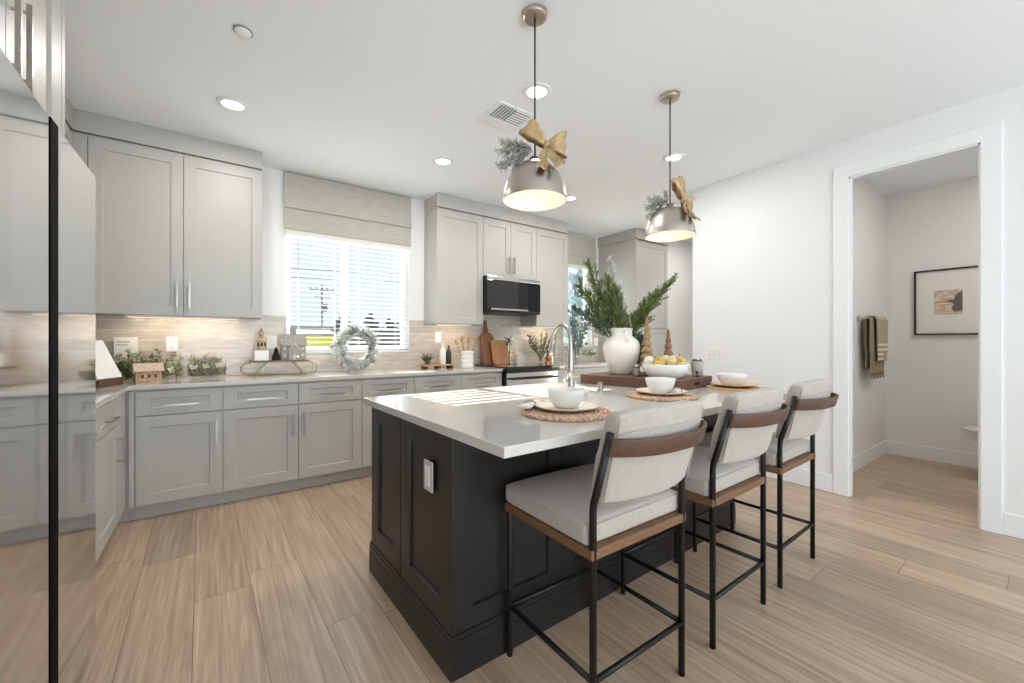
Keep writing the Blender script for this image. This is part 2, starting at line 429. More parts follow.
def window(n, W, mull):
    x0, x1, z0, z1 = W; ft = .045
    b = MB().box(x0, x1, YB + .09, YB + .14, z0, z0 + ft).box(x0, x1, YB + .09, YB + .14, z1 - ft, z1).box(x0, x0 + ft, YB + .09, YB + .14, z0, z1).box(x1 - ft, x1, YB + .09, YB + .14, z0, z1)
    for mx in mull: b.box(mx - .03, mx + .03, YB + .09, YB + .14, z0, z1)
    o = struct(f'window_{n}', b, TRIM)
    p = MB().box(x0 + ft, x1 - ft, YB + .112, YB + .116, z0 + ft, z1 - ft).build('pane', WGLASS, o)
    s = MB().box(x0 - .0, x1 + .0, YB - .018, YB + .09, z0 - .012, z0 + .003); struct(f'trim_window_sill_{n}', s, TRIM)
    return o


window(1, W1, [(W1[0] + W1[1]) / 2 - .05])
window(2, W2, [])


def blind(x0, x1, z0, z1, tilt, label, pitch=.0455):
    t = thing('window_blind', label, 'blind', ((x0 + x1) / 2, YB + .055, z0), group='white window blinds')
    w2 = (x1 - x0) / 2; H = z1 - z0
    MB().box(-w2, w2, -.025, .025, H - .045, H).build('headrail', BLIND, t)
    b = MB(); z = .03; c, s_ = math.cos(tilt), math.sin(tilt)
    while z < H - .05:
        for k in ((-.024, .024),):
            a, bb = k
            b.add([(-w2, a * c, z + a * s_), (w2, a * c, z + a * s_), (w2, bb * c, z + bb * s_), (-w2, bb * c, z + bb * s_),
                   (-w2, a * c, z + a * s_ + .003), (w2, a * c, z + a * s_ + .003), (w2, bb * c, z + bb * s_ + .003), (-w2, bb * c, z + bb * s_ + .003)],
                  [(0, 3, 2, 1), (4, 5, 6, 7), (0, 1, 5, 4), (1, 2, 6, 5), (2, 3, 7, 6), (3, 0, 4, 7)])
        z += pitch
    b.build('slats', BLIND, t)
    MB().box(-w2, w2, -.024, .024, 0, .018).build('bottom_rail', BLIND, t)
    b = MB()
    for fx in (-.62, .62):
        for yy in (-.026, .026): b.box(fx * w2 - .0015, fx * w2 + .0015, yy - .0008, yy + .0008, .01, H - .04)
    b.build('ladder_cords', BLIND, t)
    return t


mx = (W1[0] + W1[1]) / 2 - .05
t = blind(W1[0] + .008, mx - .006, W1[2] + .012, 2.40, 0.02, 'white slatted blind on the left half of the large window')
MB().tube([(-.17, -.035, .75), (-.17, -.035, 1.16)], .004, 6).build('tilt_wand', mat('grey_wand', '8E9195', .4), t)
blind(mx + .006, W1[1] - .008, W1[2] + .012, 2.40, 0.36, 'white slatted blind on the right half of the large window, above the wreath')


def roman(x0, x1, ztop, zfold, zbot, label):
    t = thing('roman_shade', label, 'shade', ((x0 + x1) / 2, YB, ztop)); w2 = (x1 - x0) / 2
    a = zfold - ztop; c = zbot - ztop
    MB().prism_x([(-.034, 0), (-.058, a), (-.052, a - .006), (-.044, a + .004), (-.026, a + .02), (-.020, 0)], -w2, w2).build('upper_fold', SHADEF, t)
    MB().prism_x([(-.036, a + .006), (-.044, a - .01), (-.046, c + .012), (-.042, c), (-.036, c), (-.034, a)], -w2, w2).build('lower_fold', SHADEF, t)
    MB().box(-w2 + .012, w2 - .01, -.034, -.014, c - .045, c + .06).build('lining', mat('shade_lining', 'E4E1DA', .9), t)
    MB().box(-w2, w2, -.026, -.003, -.05, 0).build('head_board', SHADEF, t)
    return t


roman(.497, 1.71, 2.765, 2.44, 2.238, 'large flat linen roman shade over the wide window between the cabinets')
roman(3.99, 4.60, 2.755, 2.44, 2.31, 'small narrow linen roman shade over the corner window')

# ------------------------------------------------------------------ cabinets


def vhandle(par, x, z0, z1, y, out=.032):
    b = MB().box(x - .0055, x + .0055, y - out - .006, y - out + .006, z0, z1)
    for z in (z0 + .025, z1 - .025): b.tube([(x, y - out, z), (x, y, z)], .005, 8)
    return b.build('handle', NICKEL, par)


def hhandle(par, x, z, L, y, out=.032):
    b = MB().box(x - L / 2, x + L / 2, y - out - .006, y - out + .006, z - .0055, z + .0055)
    for s_ in (-1, 1): b.tube([(x + s_ * (L / 2 - .025), y - out, z), (x + s_ * (L / 2 - .025), y, z)], .005, 8)
    return b.build('handle', NICKEL, par)


def base_cab(x, wd, label, side='r', rz=0, y=3.70, filler_l=0, doors=1, dep=.59, xy=None, toe=True, group='grey base cabinets along the walls'):
    """origin at the left front corner of the carcass"""
    t = thing('base_cabinet', label, 'cabinet', (x, y, 0) if xy is None else (xy[0], xy[1], 0), rz, group=group)
    MB().box(0, wd, 0, dep, .1, .882).box(0, wd, .05, dep, 0, .1).build('body', CAB, t)
    g = .0025; a = filler_l + g; b_ = wd - g
    if filler_l: MB().box(0, filler_l - g, -.018, 0, .105, .875).build('filler', CAB, t)
    d = MB().shaker(a, b_, .708, .868, -.02, rail=.046, stile=.076, th=.019).build('drawer', CAB, t)
    hhandle(d, (a + b_) / 2, .772, .20, -.02)
    W_ = (b_ - a) / doors
    for k in range(doors):
        p, q = a + k * W_ + (g / 2 if k else 0), a + (k + 1) * W_ - (g / 2 if k < doors - 1 else 0)
        d = MB().shaker(p, q, .105, .700, -.02, rail=.075, th=.019).build('door', CAB, t)
        sd = side if doors == 1 else 'rlr'[k]
        vhandle(d, q - .035 if sd == 'r' else p + .035, .46, .64, -.02)
    return t


bc = [(-.475, .51, 'grey base cabinet right of the inside corner, below the little wood house', 'r', .031),
      (.035, .497, 'grey base cabinet below the wooden sled decoration', 'r', 0),
      (.532, .497, 'grey base cabinet below the left half of the window and the wreath', 'l', 0),
      (1.029, .487, 'grey base cabinet right of the wreath, partly behind the island', 'r', 0),
      (1.516, .491, 'grey base cabinet below the small bottle tray, behind the island', 'l', 0),
      (2.007, .505, 'grey base cabinet left of the range, below the utensil crock', 'r', 0)]
for x, wd, lb, sd, fl in bc: base_cab(x, wd, lb, sd, filler_l=fl)
base_cab(3.30, .70, 'grey base cabinet right of the range', 'l', doors=2)
base_cab(4.00, .70, 'grey base cabinet below the corner window next to the tall pantry', 'r', doors=2)
# left wall: front faces +x
base_cab(0, .555, 'grey base cabinet right beside the refrigerator on the left wall', 'l', rz=90, xy=(-.51, 2.30), dep=.605)
base_cab(0, .572, 'grey base cabinet on the left wall next to the inside corner', 'r', rz=90, xy=(-.51, 2.858), dep=.605)
t = thing('corner_cabinet', 'grey blind corner cabinet section where the two counters meet', 'cabinet', (-.51, 3.435, 0))
MB().box(-.605, 0, 0, .855, .1, .882).box(-.605, -.05, 0, .855, 0, .1).box(0, .0345, .268, .855, .1, .882).box(-.05, .034, .315, .855, 0, .1).build('body', CAB, t)
MB().box(0, .018, .001, .245, .105, .875).build('filler', CAB, t)

b = MB().prism([(-1.118, 2.30), (-.468, 2.30), (-.468, 3.665), (2.512, 3.665), (2.512, 4.288), (-1.118, 4.288)], .884, .914)
tag(b.build('countertop', QUARTZ, bevel=.003), 'white quartz countertop running in an L along the left and back walls', 'countertop')
tag(MB().box(3.292, 4.700, 3.665, 4.288, .884, .914).build('countertop', QUARTZ, bevel=.003), 'short white quartz countertop between the range and the tall pantry', 'countertop')


def upper(x0, x1, z0, z1, label, doors=1, handles='l', yf=3.968, filler=0, xy=None, rz=0, dep=.31, z_top=2.61, crown=True, hz=(0.055, .26)):
    o = (x0, yf, 0) if xy is None else xy
    t = thing('wall_cabinet', label, 'cabinet', o, rz, group='grey wall cabinets'); wd = x1 - x0
    MB().box(0, wd, .02, dep + .018, z0, z_top + .02).build('body', CAB, t)
    if filler: MB().box(0, filler - .003, 0, .02, z0, z_top).build('filler', CAB, t)
    a0 = filler; W_ = (wd - filler) / doors
    for k in range(doors):
        p, q = a0 + k * W_ + .002, a0 + (k + 1) * W_ - .002
        d = MB().shaker(p, q, z0 - .002, z1, 0, rail=.070, th=.019).build('door', CAB, t)
        sd = handles if doors == 1 else 'rlr'[k]
        if sd != '-': vhandle(d, q - .035 if sd == 'r' else p + .035, z0 + hz[0], z0 + hz[1], 0)
    if crown:
        MB().box(0, wd, -.004, dep + .018, z_top + .024, CEIL - .002).build('crown_board', CAB, t)
    return t


upper(-.795, .305, 1.405, 2.61, 'wide grey two-door wall cabinet left of the window', 2, filler=.078)
upper(1.88, 2.447, 1.405, 2.61, 'grey single-door wall cabinet right of the large window', 1, '-')
upper(2.449, 3.221, 1.955, 2.61, 'short grey two-door wall cabinet above the microwave', 2, hz=(.05, .25))
upper(3.223, 3.765, 1.405, 2.61, 'grey single-door wall cabinet right of the microwave', 1, '-')
# left wall uppers, faces +x at x=-.79
upper(0, 1.665, 1.405, 2.61, 'grey wall cabinet on the left wall beyond the refrigerator', 3, xy=(-.79, 2.30, 0), rz=90, dep=.31)
# pantry
t = thing('pantry_cabinet', 'tall grey pantry cabinet at the right end of the back wall', 'cabinet', (4.705, 3.61, 0))
MB().box(0, .745, .02, .688, .1, 2.63).box(0, .745, .08, .688, 0, .1).build('body', CAB, t)
d = MB().shaker(.003, .742, .105, 1.396, 0, rail=.065).build('door', CAB, t); vhandle(d, .05, 1.1, 1.3, 0)
d = MB().shaker(.003, .742, 1.404, 2.61, 0, rail=.065).build('door', CAB, t); vhandle(d, .05, 1.44, 1.6, 0)
MB().box(-.012, .745, -.012, .688, 2.634, CEIL - .002).build('crown_board', CAB, t)


# under cabinet lamps
def ucl(x0, x1, label, e):
    t = thing('under_cabinet_light', label, 'lamp', ((x0 + x1) / 2, 4.14, 1.387))
    w2 = (x1 - x0) / 2
    MB().box(-w2, w2, -.02, .02, .004, .018).build('housing', OUTLET, t)
    MB().box(-w2 + .01, w2 - .01, -.014, .014, 0, .004).build('diffuser', mat('warm_led', 'FFFFFF', .5, emit=('FFDCA8', .9)), t)
    l = light('led_light', 'AREA', (0, 0, -.003), e * .55, (1, .86, .68), 2 * w2, .03, (0, .25, -1)); l.parent = t


ucl(-.55, .15, 'slim under-cabinet light below the wide two-door wall cabinet', 3.2)
ucl(1.95, 2.38, 'slim under-cabinet light above the small bottle tray', 1.6)
ucl(3.28, 3.70, 'slim under-cabinet light right of the microwave', 2.0)

# ------------------------------------------------------------------ refrigerator and the cabinet over it
t = thing('refrigerator', 'large polished stainless side-by-side refrigerator at the left edge', 'refrigerator', (-.385, 1.755, 0))
MB().box(-.72, -.065, -.475, .475, .02, 1.845).build('body', mat('dark_fridge_case', '3A3B3D', .5), t)
for y0, y1, dz in ((-.482, -.032, .95), (.038, .483, -.65)):
    d = MB().box(-.055, 0, y0, y1, .06, 1.85)
    o = d.build('door', FRIDGE, t, bevel=.006, seg=3)
    R = Matrix.Translation(Vector((0, (y0 + y1) / 2, 0))) @ Matrix.Rotation(math.radians(dz), 4, 'Z') @ Matrix.Translation(Vector((0, -(y0 + y1) / 2, 0)))
    o.data.transform(R)
MB().box(-.052, -.0015, -.0315, .0375, .06, 1.85).build('handle_channel', mat('matte_black_channel', '0B0B0B', .85, spec=.1), t)
MB().box(-.07, -.03, -.47, .47, .0, .055).build('toe_grille', BLACKM, t)
t = thing('refrigerator_cabinet', 'grey two-door cabinet with bar handles above the refrigerator', 'cabinet', (-.475, 1.24, 0), 90)
MB().box(0, 1.045, .02, .64, 1.88, 2.63).build('body', CAB, t)
MB().box(1.003, 1.045, 0, .64, 0.0, 2.63).build('end_panel', CAB, t)
MB().box(.953, 1.001, .001, .02, 1.88, 2.63).build('filler', CAB, t)
MB().box(-.02, 0, 0, .64, 0.0, 2.63).build('end_panel', CAB, t)
for a, b_, hx in ((.003, .497, .451), (.503, .950, .535)):
    d = MB().shaker(a, b_, 1.875, 2.61, 0, rail=.062).build('door', CAB, t); vhandle(d, hx, 1.93, 2.178, 0, .036)
MB().box(-.02, 1.045, -.004, .64, 2.634, CEIL - .002).build('crown_board', CAB, t)

# ------------------------------------------------------------------ microwave and range
t = thing('microwave', 'black glass over-the-range microwave with steel trim', 'microwave', (2.452, 3.88, 1.535))
MB().box(0, .766, .03, .408, 0, .415).build('body', mat('black_case', '121315', .4), t)
MB().box(.002, .764, 0, .028, .372, .414).build('top_trim', STEEL, t, bevel=.003)
d = MB().box(.002, .57, 0, .028, .03, .368).build('door', GLASSB, t, bevel=.003)
MB().box(.03, .55, -.03, -.018, .030, .046).box(.04, .055, -.02, 0, .032, .044).box(.53, .545, -.02, 0, .032, .044).build('handle', STEEL, d)
MB().box(.574, .764, 0, .028, .03, .368).build('control_panel', mat('panel_black', '08090A', .12), t, bevel=.003)
MB().box(.002, .764, .004, .028, .002, .026).build('vent_grille', BLACKM, t)
t = thing('range', 'slide-in stainless range with black glass cooktop', 'stove', (2.522, 3.64, 0))
MB().box(0.002, .762, .02, .64, .02, .895).build('body', mat('range_black_side', '141416', .4), t)
MB().box(0, .764, -.034, .645, .897, .932).build('cooktop', GLASSB, t, bevel=.004)
MB().box(.0, .764, -.03, .018, .868, .896).build('control_panel', mat('control_black', '17181A', .25), t, bevel=.003)
d = MB().box(.015, .75, -.012, .018, .22, .864).build('oven_door', STEEL, t, bevel=.004)
MB().tube([(.05, -.05, .80), (.71, -.05, .80)], .011, 12).tube([(.08, -.05, .80), (.08, -.01, .80)], .008, 8).tube([(.68, -.05, .80), (.68, -.01, .80)], .008, 8).build('handle', BLACKM, d)
MB().box(.1, .66, -.014, -.011, .34, .68).build('oven_window', GLASSB, d)
MB().box(.015, .75, -.012, .018, .05, .215).build('storage_drawer', STEEL, t, bevel=.004)

# ------------------------------------------------------------------ island
t = thing('kitchen_island', 'dark charcoal panelled kitchen island under the pale quartz top', 'kitchen island', (.676, 1.308, 0), 1.2)
IX, IY = 2.112, .89
sa, sb_, sc_, sd_ = 1.385 - .677, 2.035 - .677, 1.90 - 1.309, 2.145 - 1.309
MB().box(.012, IX - .012, .012, IY - .012, 0.0, .70).box(.012, sa, .012, IY - .012, .70, .880).box(sb_, IX - .012, .012, IY - .012, .70, .880).box(sa, sb_, .012, sc_, .70, .880).box(sa, sb_, sd_, IY - .012, .70, .880).build('body', ISL, t)
for y0, y1 in ((.0, .470), (.477, .868)):
    q = MB().shaker(-y1, -y0, .158, .878, 0, rail=.088, th=.012, rec=.010)
    q.xform(Matrix.Rotation(math.radians(-90), 4, 'Z')).build('side_panel', ISL, t)
PWD = (IX - .012) / 4
for k in range(4):
    MB().shaker(.0125 + k * PWD, .0125 + (k + 1) * PWD - .002, .158, .878, 0, rail=.075, th=.012, rec=.010).build('front_panel', ISL, t)
for k in range(4):
    q = MB().shaker(-(.0125 + (k + 1) * PWD - .003), -(.0125 + k * PWD), .11, .87, -IY, rail=.065, th=.012, rec=.010)
    q.xform(Matrix.Rotation(math.pi, 4, 'Z')).build('door', ISL, t)
q = MB().shaker(.0, IY, .158, .878, -IX, rail=.088, th=.012, rec=.010)
q.xform(Matrix.Rotation(math.radians(90), 4, 'Z')).build('side_panel', ISL, t)
b = MB()
for o_, zz in ((.006, .100), (.0045, .135), (.002, .155)):
    z0_ = {.100: 0, .135: .100, .155: .135}[zz]
    b.prism([(-o_, -o_), (IX + o_, -o_), (IX + o_, IY), (-o_, IY)], z0_, zz)
b.build('base_moulding', ISL, t)
o = MB().box(-.006, 0, .145, .220, .625, .742).build('outlet_plate', mat('light_grey_plate', 'C9C9C6', .4), t, bevel=.002)
MB().box(-.0085, -.006, .165, .200, .645, .722).build('outlet_face', OUTLET, o)

# quartz island top with an undermount sink opening
SX0, SX1, SY0, SY1 = 1.40, 2.02, 1.915, 2.13
X0, X1, YA, YZ = .638, 2.87, .937, 2.197
O4 = [(X0, YA), (X1, YA), (X1, YZ), (X0, YZ)]; I4 = [(SX0, SY0), (SX1, SY0), (SX1, SY1), (SX0, SY1)]
vs = [(x, y, z) for z in (.881, .914) for r_ in (O4, I4) for x, y in r_]; fs = []
for k in range(4):
    n = (k + 1) % 4
    fs += [(8 + k, 8 + n, 12 + n, 12 + k), (k, 4 + k, 4 + n, n), (k, n, 8 + n, 8 + k), (4 + n, 4 + k, 12 + k, 12 + n)]
b = MB(); b.add(vs, fs)
IR = Matrix.Translation((.676, 1.308, 0)) @ Matrix.Rotation(math.radians(1.2), 4, 'Z') @ Matrix.Translation((-.676, -1.308, 0))
b.xform(IR)
tag(b.build('island_countertop', QUARTZ, bevel=.003), 'long white quartz island top with an overhang above the stools', 'countertop')
b = MB()
b.box(SX0 - .012, SX0, SY0 - .012, SY1 + .012, .885 - .18, .8805).box(SX1, SX1 + .012, SY0 - .012, SY1 + .012, .705, .8805)
b.box(SX0, SX1, SY0 - .012, SY0, .705, .8805).box(SX0, SX1, SY1, SY1 + .012, .705, .8805).box(SX0, SX1, SY0, SY1, .705, .717)
b.xform(IR)
tag(b.build('sink', WHITEC), 'white undermount sink set into the back of the island top', 'sink')

# ------------------------------------------------------------------ faucet and air switch
t = thing('kitchen_faucet', 'brushed nickel gooseneck faucet on the island behind the first bowl', 'faucet', (1.775, 1.85, .9142), -4)
MB().lathe([(0, 0), (.027, 0), (.027, .006), (.024, .012), (.023, .07), (.0, .07)]).build('base', NICKEL, t, smooth=True, bevel=.001)
pth = [(0, 0, .05), (0, 0, .12), (0, 0, .20), (0, 0, .26)]
rr = [.0225, .0205, .018, .0145]
for k in range(1, 15):
    a = math.pi * k / 14 * .93
    pth.append((0, .088 - .088 * math.cos(a), .285 + .115 * math.sin(a))); rr.append(.0132)
MB().tube(pth, rr, 16).build('neck', NICKEL, t, smooth=True)
e = Vector(pth[-1]); d = (Vector(pth[-1]) - Vector(pth[-2])).normalized()
MB().tube([e - d * .01, e + d * .03, e + d * .08, e + d * .115], [.0145, .0165, .021, .022], 16).build('spray_head', NICKEL, t, smooth=True)
o = MB().tube([(-.02, 0, .045), (-.045, 0, .045)], .015, 14).build('handle_hub', NICKEL, t, smooth=True)
MB().tube([(-.038, 0, .05), (-.045, .0, .09), (-.038, -.002, .145)], [.007, .006, .005], 10).build('lever', NICKEL, t, smooth=True)
t = thing('air_switch', 'short brushed nickel air switch button beside the faucet', 'switch', (1.838, 1.665, .914))
MB().lathe([(0, 0), (.022, 0), (.022, .004), (.0165, .006), (.0165, .04), (0, .04)]).build('collar', NICKEL, t, bevel=.001)
MB().lathe([(0, .0405), (.0145, .0405), (.0145, .05), (.012, .053), (0, .053)]).build('button', NICKEL, t, bevel=.001)


# ------------------------------------------------------------------ bar stools
def make_stool(label, loc):
    t = thing('bar_stool', label, 'stool', loc, group='upholstered bar stools along the island')
    hw, d0, d1 = .228, -.222, .212     # legs; -y is the back
    lr = .0115
    for s_ in (-1, 1):
        MB().tube([(s_ * hw, d1, 0), (s_ * hw, d1, .60)], lr, 12).build('front_leg', BLACKM, t, smooth=True, bevel=.001)
        MB().tube([(s_ * hw, d0, 0), (s_ * hw, d0, .70), (s_ * hw, d0 - .004, .728), (s_ * hw, d0 - .015, .76), (s_ * hw, d0 - .066, .945)], lr, 12).build('back_leg', BLACKM, t, smooth=True)
    z = .19
    for p, q in (((-hw, d0), (hw, d0)), ((-hw, d1), (hw, d1)), ((-hw, d0), (-hw, d1)), ((hw, d0), (hw, d1))):
        MB().tube([(p[0], p[1], z), (q[0], q[1], z)], .0095, 10).build('foot_rail', BLACKM, t, smooth=True)
    MB().box(-.243, .243, -.232, .228, .556, .587).build('seat_rail', WALS, t, bevel=.004)
    # seat cushion
    def cushion(X, Y0_, Y1_, z0, z1, puff, name, seg=10, mat_=FAB):
        b = MB(); N = seg; vs = []; fs = []
        for lay in range(2):
            for i in range(N + 1):
                for j in range(N + 1):
                    u, v = i / N * 2 - 1, j / N * 2 - 1
                    e = (1 - abs(u) ** 6) * (1 - abs(v) ** 6)
                    zz = (z1 + puff * (1 - u * u) * (1 - v * v) - .010 * (1 - e) ** 2) if lay else z0
                    vs.append((u * X, (Y0_ + Y1_) / 2 + v * (Y1_ - Y0_) / 2, zz))
        M = (N + 1) ** 2
        for i in range(N):
            for j in range(N):
                a = i * (N + 1) + j
                fs += [(a, a + 1, a + N + 2, a + N + 1), (M + a, M + a + N + 1, M + a + N + 2, M + a + 1)]
        for i in range(N):
            for a, c in ((i, i + 1), ((N) * (N + 1) + i + 1, N * (N + 1) + i), ((i + 1) * (N + 1), i * (N + 1)), (i * (N + 1) + N, (i + 1) * (N + 1) + N)):
                fs.append((a, c, M + c, M + a))
        b.add(vs, fs); return b
    sc = cushion(.242, -.208, .230, .587, .668, .020, 'seat').build('seat_cushion', FAB, t, smooth=True, bevel=.016, seg=4, angle=50)
    # welt line round the cushion
    X, ya, yb, zz = .2425, -.2085, .2305, .650
    MB().tube([(-X + .014, ya, zz), (X - .014, ya, zz), (X, ya + .014, zz), (X, yb - .014, zz), (X - .014, yb, zz), (-X + .014, yb, zz), (-X, yb - .014, zz), (-X, ya + .014, zz), (-X + .014, ya, zz)], .0022, 6).build('piping', FAB, sc, smooth=True)
    # back cushion: curved slab following the lean, bowed backwards at the middle
    def backpt(u, s, o):          # u -1..1 across, s 0..1 up, o outward (-y)
        zc = .722 + s * .292 - .016 * (abs(u) ** 3) * (1 if s > .5 else 0)
        y = -.216 - .068 * s - .042 * (1 - u * u) - o
        return (u * .216, y, zc)
    b = MB(); NU, NS = 14, 10; vs = []; fs = []
    prof = []
    for j in range(NS + 1): prof.append((j / NS, .0))
    ring = []
    for j in range(NS + 1): ring.append((j / NS, -.030 - .010 * math.sin(math.pi * j / NS)))
    for j in range(NS, -1, -1): ring.append((j / NS, .030 + .008 * math.sin(math.pi * j / NS) * (1 if j < 7 else 1.5)))
    R = len(ring)
    for i in range(NU + 1):
        u = i / NU * 2 - 1
        for s_, o_ in ring: vs.append(backpt(u, s_, o_ * (1 - .12 * abs(u) ** 4)))
    for i in range(NU):
        for k in range(R): fs.append((i * R + k, i * R + (k + 1) % R, (i + 1) * R + (k + 1) % R, (i + 1) * R + k))
    fs += [tuple(range(R)), tuple(NU * R + k for k in range(R - 1, -1, -1))]
    b.add(vs, fs); bc_ = b.build('back_cushion', FAB, t, smooth=True, bevel=.014, seg=4, angle=50)
    # seams: piping along the top back edge and sides
    pts = [backpt(-.985 + 1.97 * k / 16, .80, .0405) for k in range(17)]
    MB().tube(pts, .0022, 6).build('piping', FAB, bc_, smooth=True)
    for s_ in (-1, 1): MB().tube([backpt(s_ * .985, k / 8 * .9 + .04, .0325) for k in range(9)], .0022, 6).build('piping', FAB, bc_, smooth=True)
    # bent walnut band
    b = MB(); N = 18; vs = []; fs = []
    for i in range(N + 1):
        u = i / N * 2 - 1
        y = d0 - .060 - .072 * (1 - abs(u) ** 2.6) - .014
        th = .012
        for yy, zz in ((y - th / 2, .878), (y + th / 2, .878), (y + th / 2, .932), (y - th / 2, .932)):
            vs.append((u * (hw + .008), yy + (zz - .905) * -.27, zz))
    for i in range(N):
        for k in range(4): fs.append((i * 4 + k, i * 4 + (k + 1) % 4, (i + 1) * 4 + (k + 1) % 4, (i + 1) * 4 + k))
    fs += [(0, 1, 2, 3), (N * 4 + 3, N * 4 + 2, N * 4 + 1, N * 4)]
    b.add(vs, fs); b.build('back_band', WAL, t, smooth=True, bevel=.002, angle=50)
    return t


s1 = make_stool('nearest grey upholstered bar stool with walnut band, in the foreground', (1.141, 1.074, 0))
s1.rotation_euler[2] = math.radians(-.5)
dup(s1, (1.811, 1.079, 0), 1.0, 'middle one of the three grey upholstered bar stools at the island')
dup(s1, (2.466, 1.098, 0), 1.6, 'farthest of the three bar stools, at the doorway end of the island')


# ------------------------------------------------------------------ pendants
def pendant(x, y, label):
    t = thing('pendant_lamp', label, 'pendant lamp', (x, y, 1.879), group='domed nickel pendant lamps')
    H = CEIL - 1.879
    MB().lathe([(0, H - .028), (.05, H - .028), (.058, H - .022), (.06, H - .001), (0, H - .001)], seg=36).build('canopy', NICKB, t, smooth=True, bevel=.002)
    MB().tube([(0, 0, .20), (0, 0, H - .02)], .0045, 10).build('cord', mat('dark_rod', '4B4A48', .4, .6), t, smooth=True)
    R = .152
    out = [(R, 0), (R * 1.0, .012), (R * .965, .045), (R * .90, .080), (R * .80, .115), (R * .66, .145), (R * .48, .168), (R * .28, .182), (.026, .188), (.026, .205), (.0, .205)]
    MB().lathe(out, seg=48).build('shade', NICKB, t, smooth=True)
    inn = [(R - .0015, .001), (R - .004, .012), (R * .945, .045), (R * .88, .078), (R * .78, .112), (R * .64, .142), (R * .46, .164), (R * .26, .178), (0, .180)]
    MB().lathe(inn, seg=48).build('shade_lining', SHADEIN, t, smooth=True)
    MB().lathe([(R - .0015, -.0015), (R + .003, .0), (R + .003, .004), (R - .0015, .005), (R - .0015, -.0015)], seg=48).build('rim', NICKB, t, smooth=True)
    MB().blob((0, 0, .10), .032, 14).tube([(0, 0, .125), (0, 0, .175)], .014, 12).build('bulb', mat('bulb_glow', 'FFFFFF', .4, emit=('FFE9C8', 1.5)), t, smooth=True)
    l = light('bulb_light', 'POINT', (0, 0, .05), .3, (1, .96, .90), shadow_soft_size=.035); l.parent = t
    return t


P1, P2 = (1.234, 1.53), (2.348, 1.54)
pendant(*P1, 'nearer domed nickel pendant lamp with a gold bow above the island')
pendant(*P2, 'farther domed nickel pendant lamp with a gold bow, nearer the doorway')


def ribbon(path, wid, wdir, thick=.002, crumple=.004, seedv=1):
    """strip along path with width vector wdir"""
    rnd = random.Random(seedv); b = MB(); n = len(path); K = 5; vs = []; fs = []
    off = [[rnd.uniform(-crumple, crumple) for _ in range(K + 1)] for _ in range(n)]
    for i, p in enumerate(path):
        p = Vector(p); t = (Vector(path[min(i + 1, n - 1)]) - Vector(path[max(i - 1, 0)])).normalized()
        w_ = Vector(wdir[i] if isinstance(wdir, list) else wdir); nr = t.cross(w_).normalized(); wd = wid[i] if isinstance(wid, list) else wid
        for k in range(K + 1): vs.append(p + w_ * wd * (k / K - .5) + nr * (off[i][k] + .006 * math.sin(k * 2.6 + i * .15)))
    for i in range(n - 1):
        for k in range(K): a = i * (K + 1) + k; fs.append((a, a + 1, a + K + 2, a + K + 1))
    b.add(vs, fs); return b


def rib_build(b, name, par, m=GOLD):
    o = b.build(name, m, par, smooth=True); s_ = o.modifiers.new('solid', 'SOLIDIFY'); s_.thickness = .0018; return o


def bow(loc, rz, label, sc=1.0, tilt=0):
    t = thing('ribbon_bow', label, 'bow', loc, rz, 'gold ribbon bows on the pendants')
    M = Matrix.Rotation(math.radians(tilt), 4, 'Y') @ Matrix.Scale(sc, 4)
    for s_, L_, ang, wm in ((-1, .148, 43, .086), (1, .096, 4, .108)):
        a = math.radians(ang); N = 22; path = []; wid = []
        for i in range(N + 1):
            u = i / N * 2 * math.pi
            r = L_ / 2 * (1 - math.cos(u)); yy = -.024 * math.sin(u) - .012
            path.append((s_ * r * math.cos(a), yy, r * math.sin(a))); wid.append(.020 + wm * (r / L_) ** .75)
        rib_build(ribbon(path, wid, (-s_ * math.sin(a), 0, math.cos(a)), crumple=.0075, seedv=5 + s_).xform(M), 'loop', t)
    for s_, ln, dx in ((-1, .150, -.026), (1, .135, .070)):
        path = [(dx * (k / 8) + .005 * math.sin(k * 1.3), -.030 - .008 * math.sin(k * .9) - .085 * (k / 8) ** 1.3, -.008 - ln * k / 8) for k in range(9)]
        b = ribbon(path, [.020 + .034 * (k / 8) ** .7 for k in range(9)], (1, 0, .35 * s_), crumple=.005, seedv=9 + s_)
        rib_build(b.xform(M), 'tail', t)
    MB().blob((0, -.024, 0), .019, 12, squash=(1, .8, 1.25)).xform(M).build('knot', GOLD, t, smooth=True)
    return t


def fir_twig(b, start, d, ln, rnd, need=.02, dens=220, mi=0, stem=.0018, curve=(0, 0, -.15), wd=.0022, stem_mi=1, spread=.9):
    p = Vector(start); d = Vector(d).normalized(); n = 8; pts = [p.copy()]
    for i in range(n):
        d = (d + Vector(curve) / n).normalized(); p = p + d * ln / n; pts.append(p.copy())
    b.tube(pts, [stem * (1 - .7 * i / n) for i in range(n + 1)], 5, mi=stem_mi)
    for k in range(int(dens * ln)):
        s_ = rnd.random() * n; i = min(int(s_), n - 1); q = pts[i].lerp(pts[i + 1], s_ - i); t = (pts[i + 1] - pts[i]).normalized()
        sd = Vector((rnd.uniform(-1, 1), rnd.uniform(-1, 1), rnd.uniform(-1, 1))); sd -= t * sd.dot(t)
        if sd.length < .05: continue
        sd.normalize(); b.blade(q, t * rnd.uniform(.35, .9) + sd * spread, need * rnd.uniform(.6, 1.15), wd, mi=mi)
    return pts


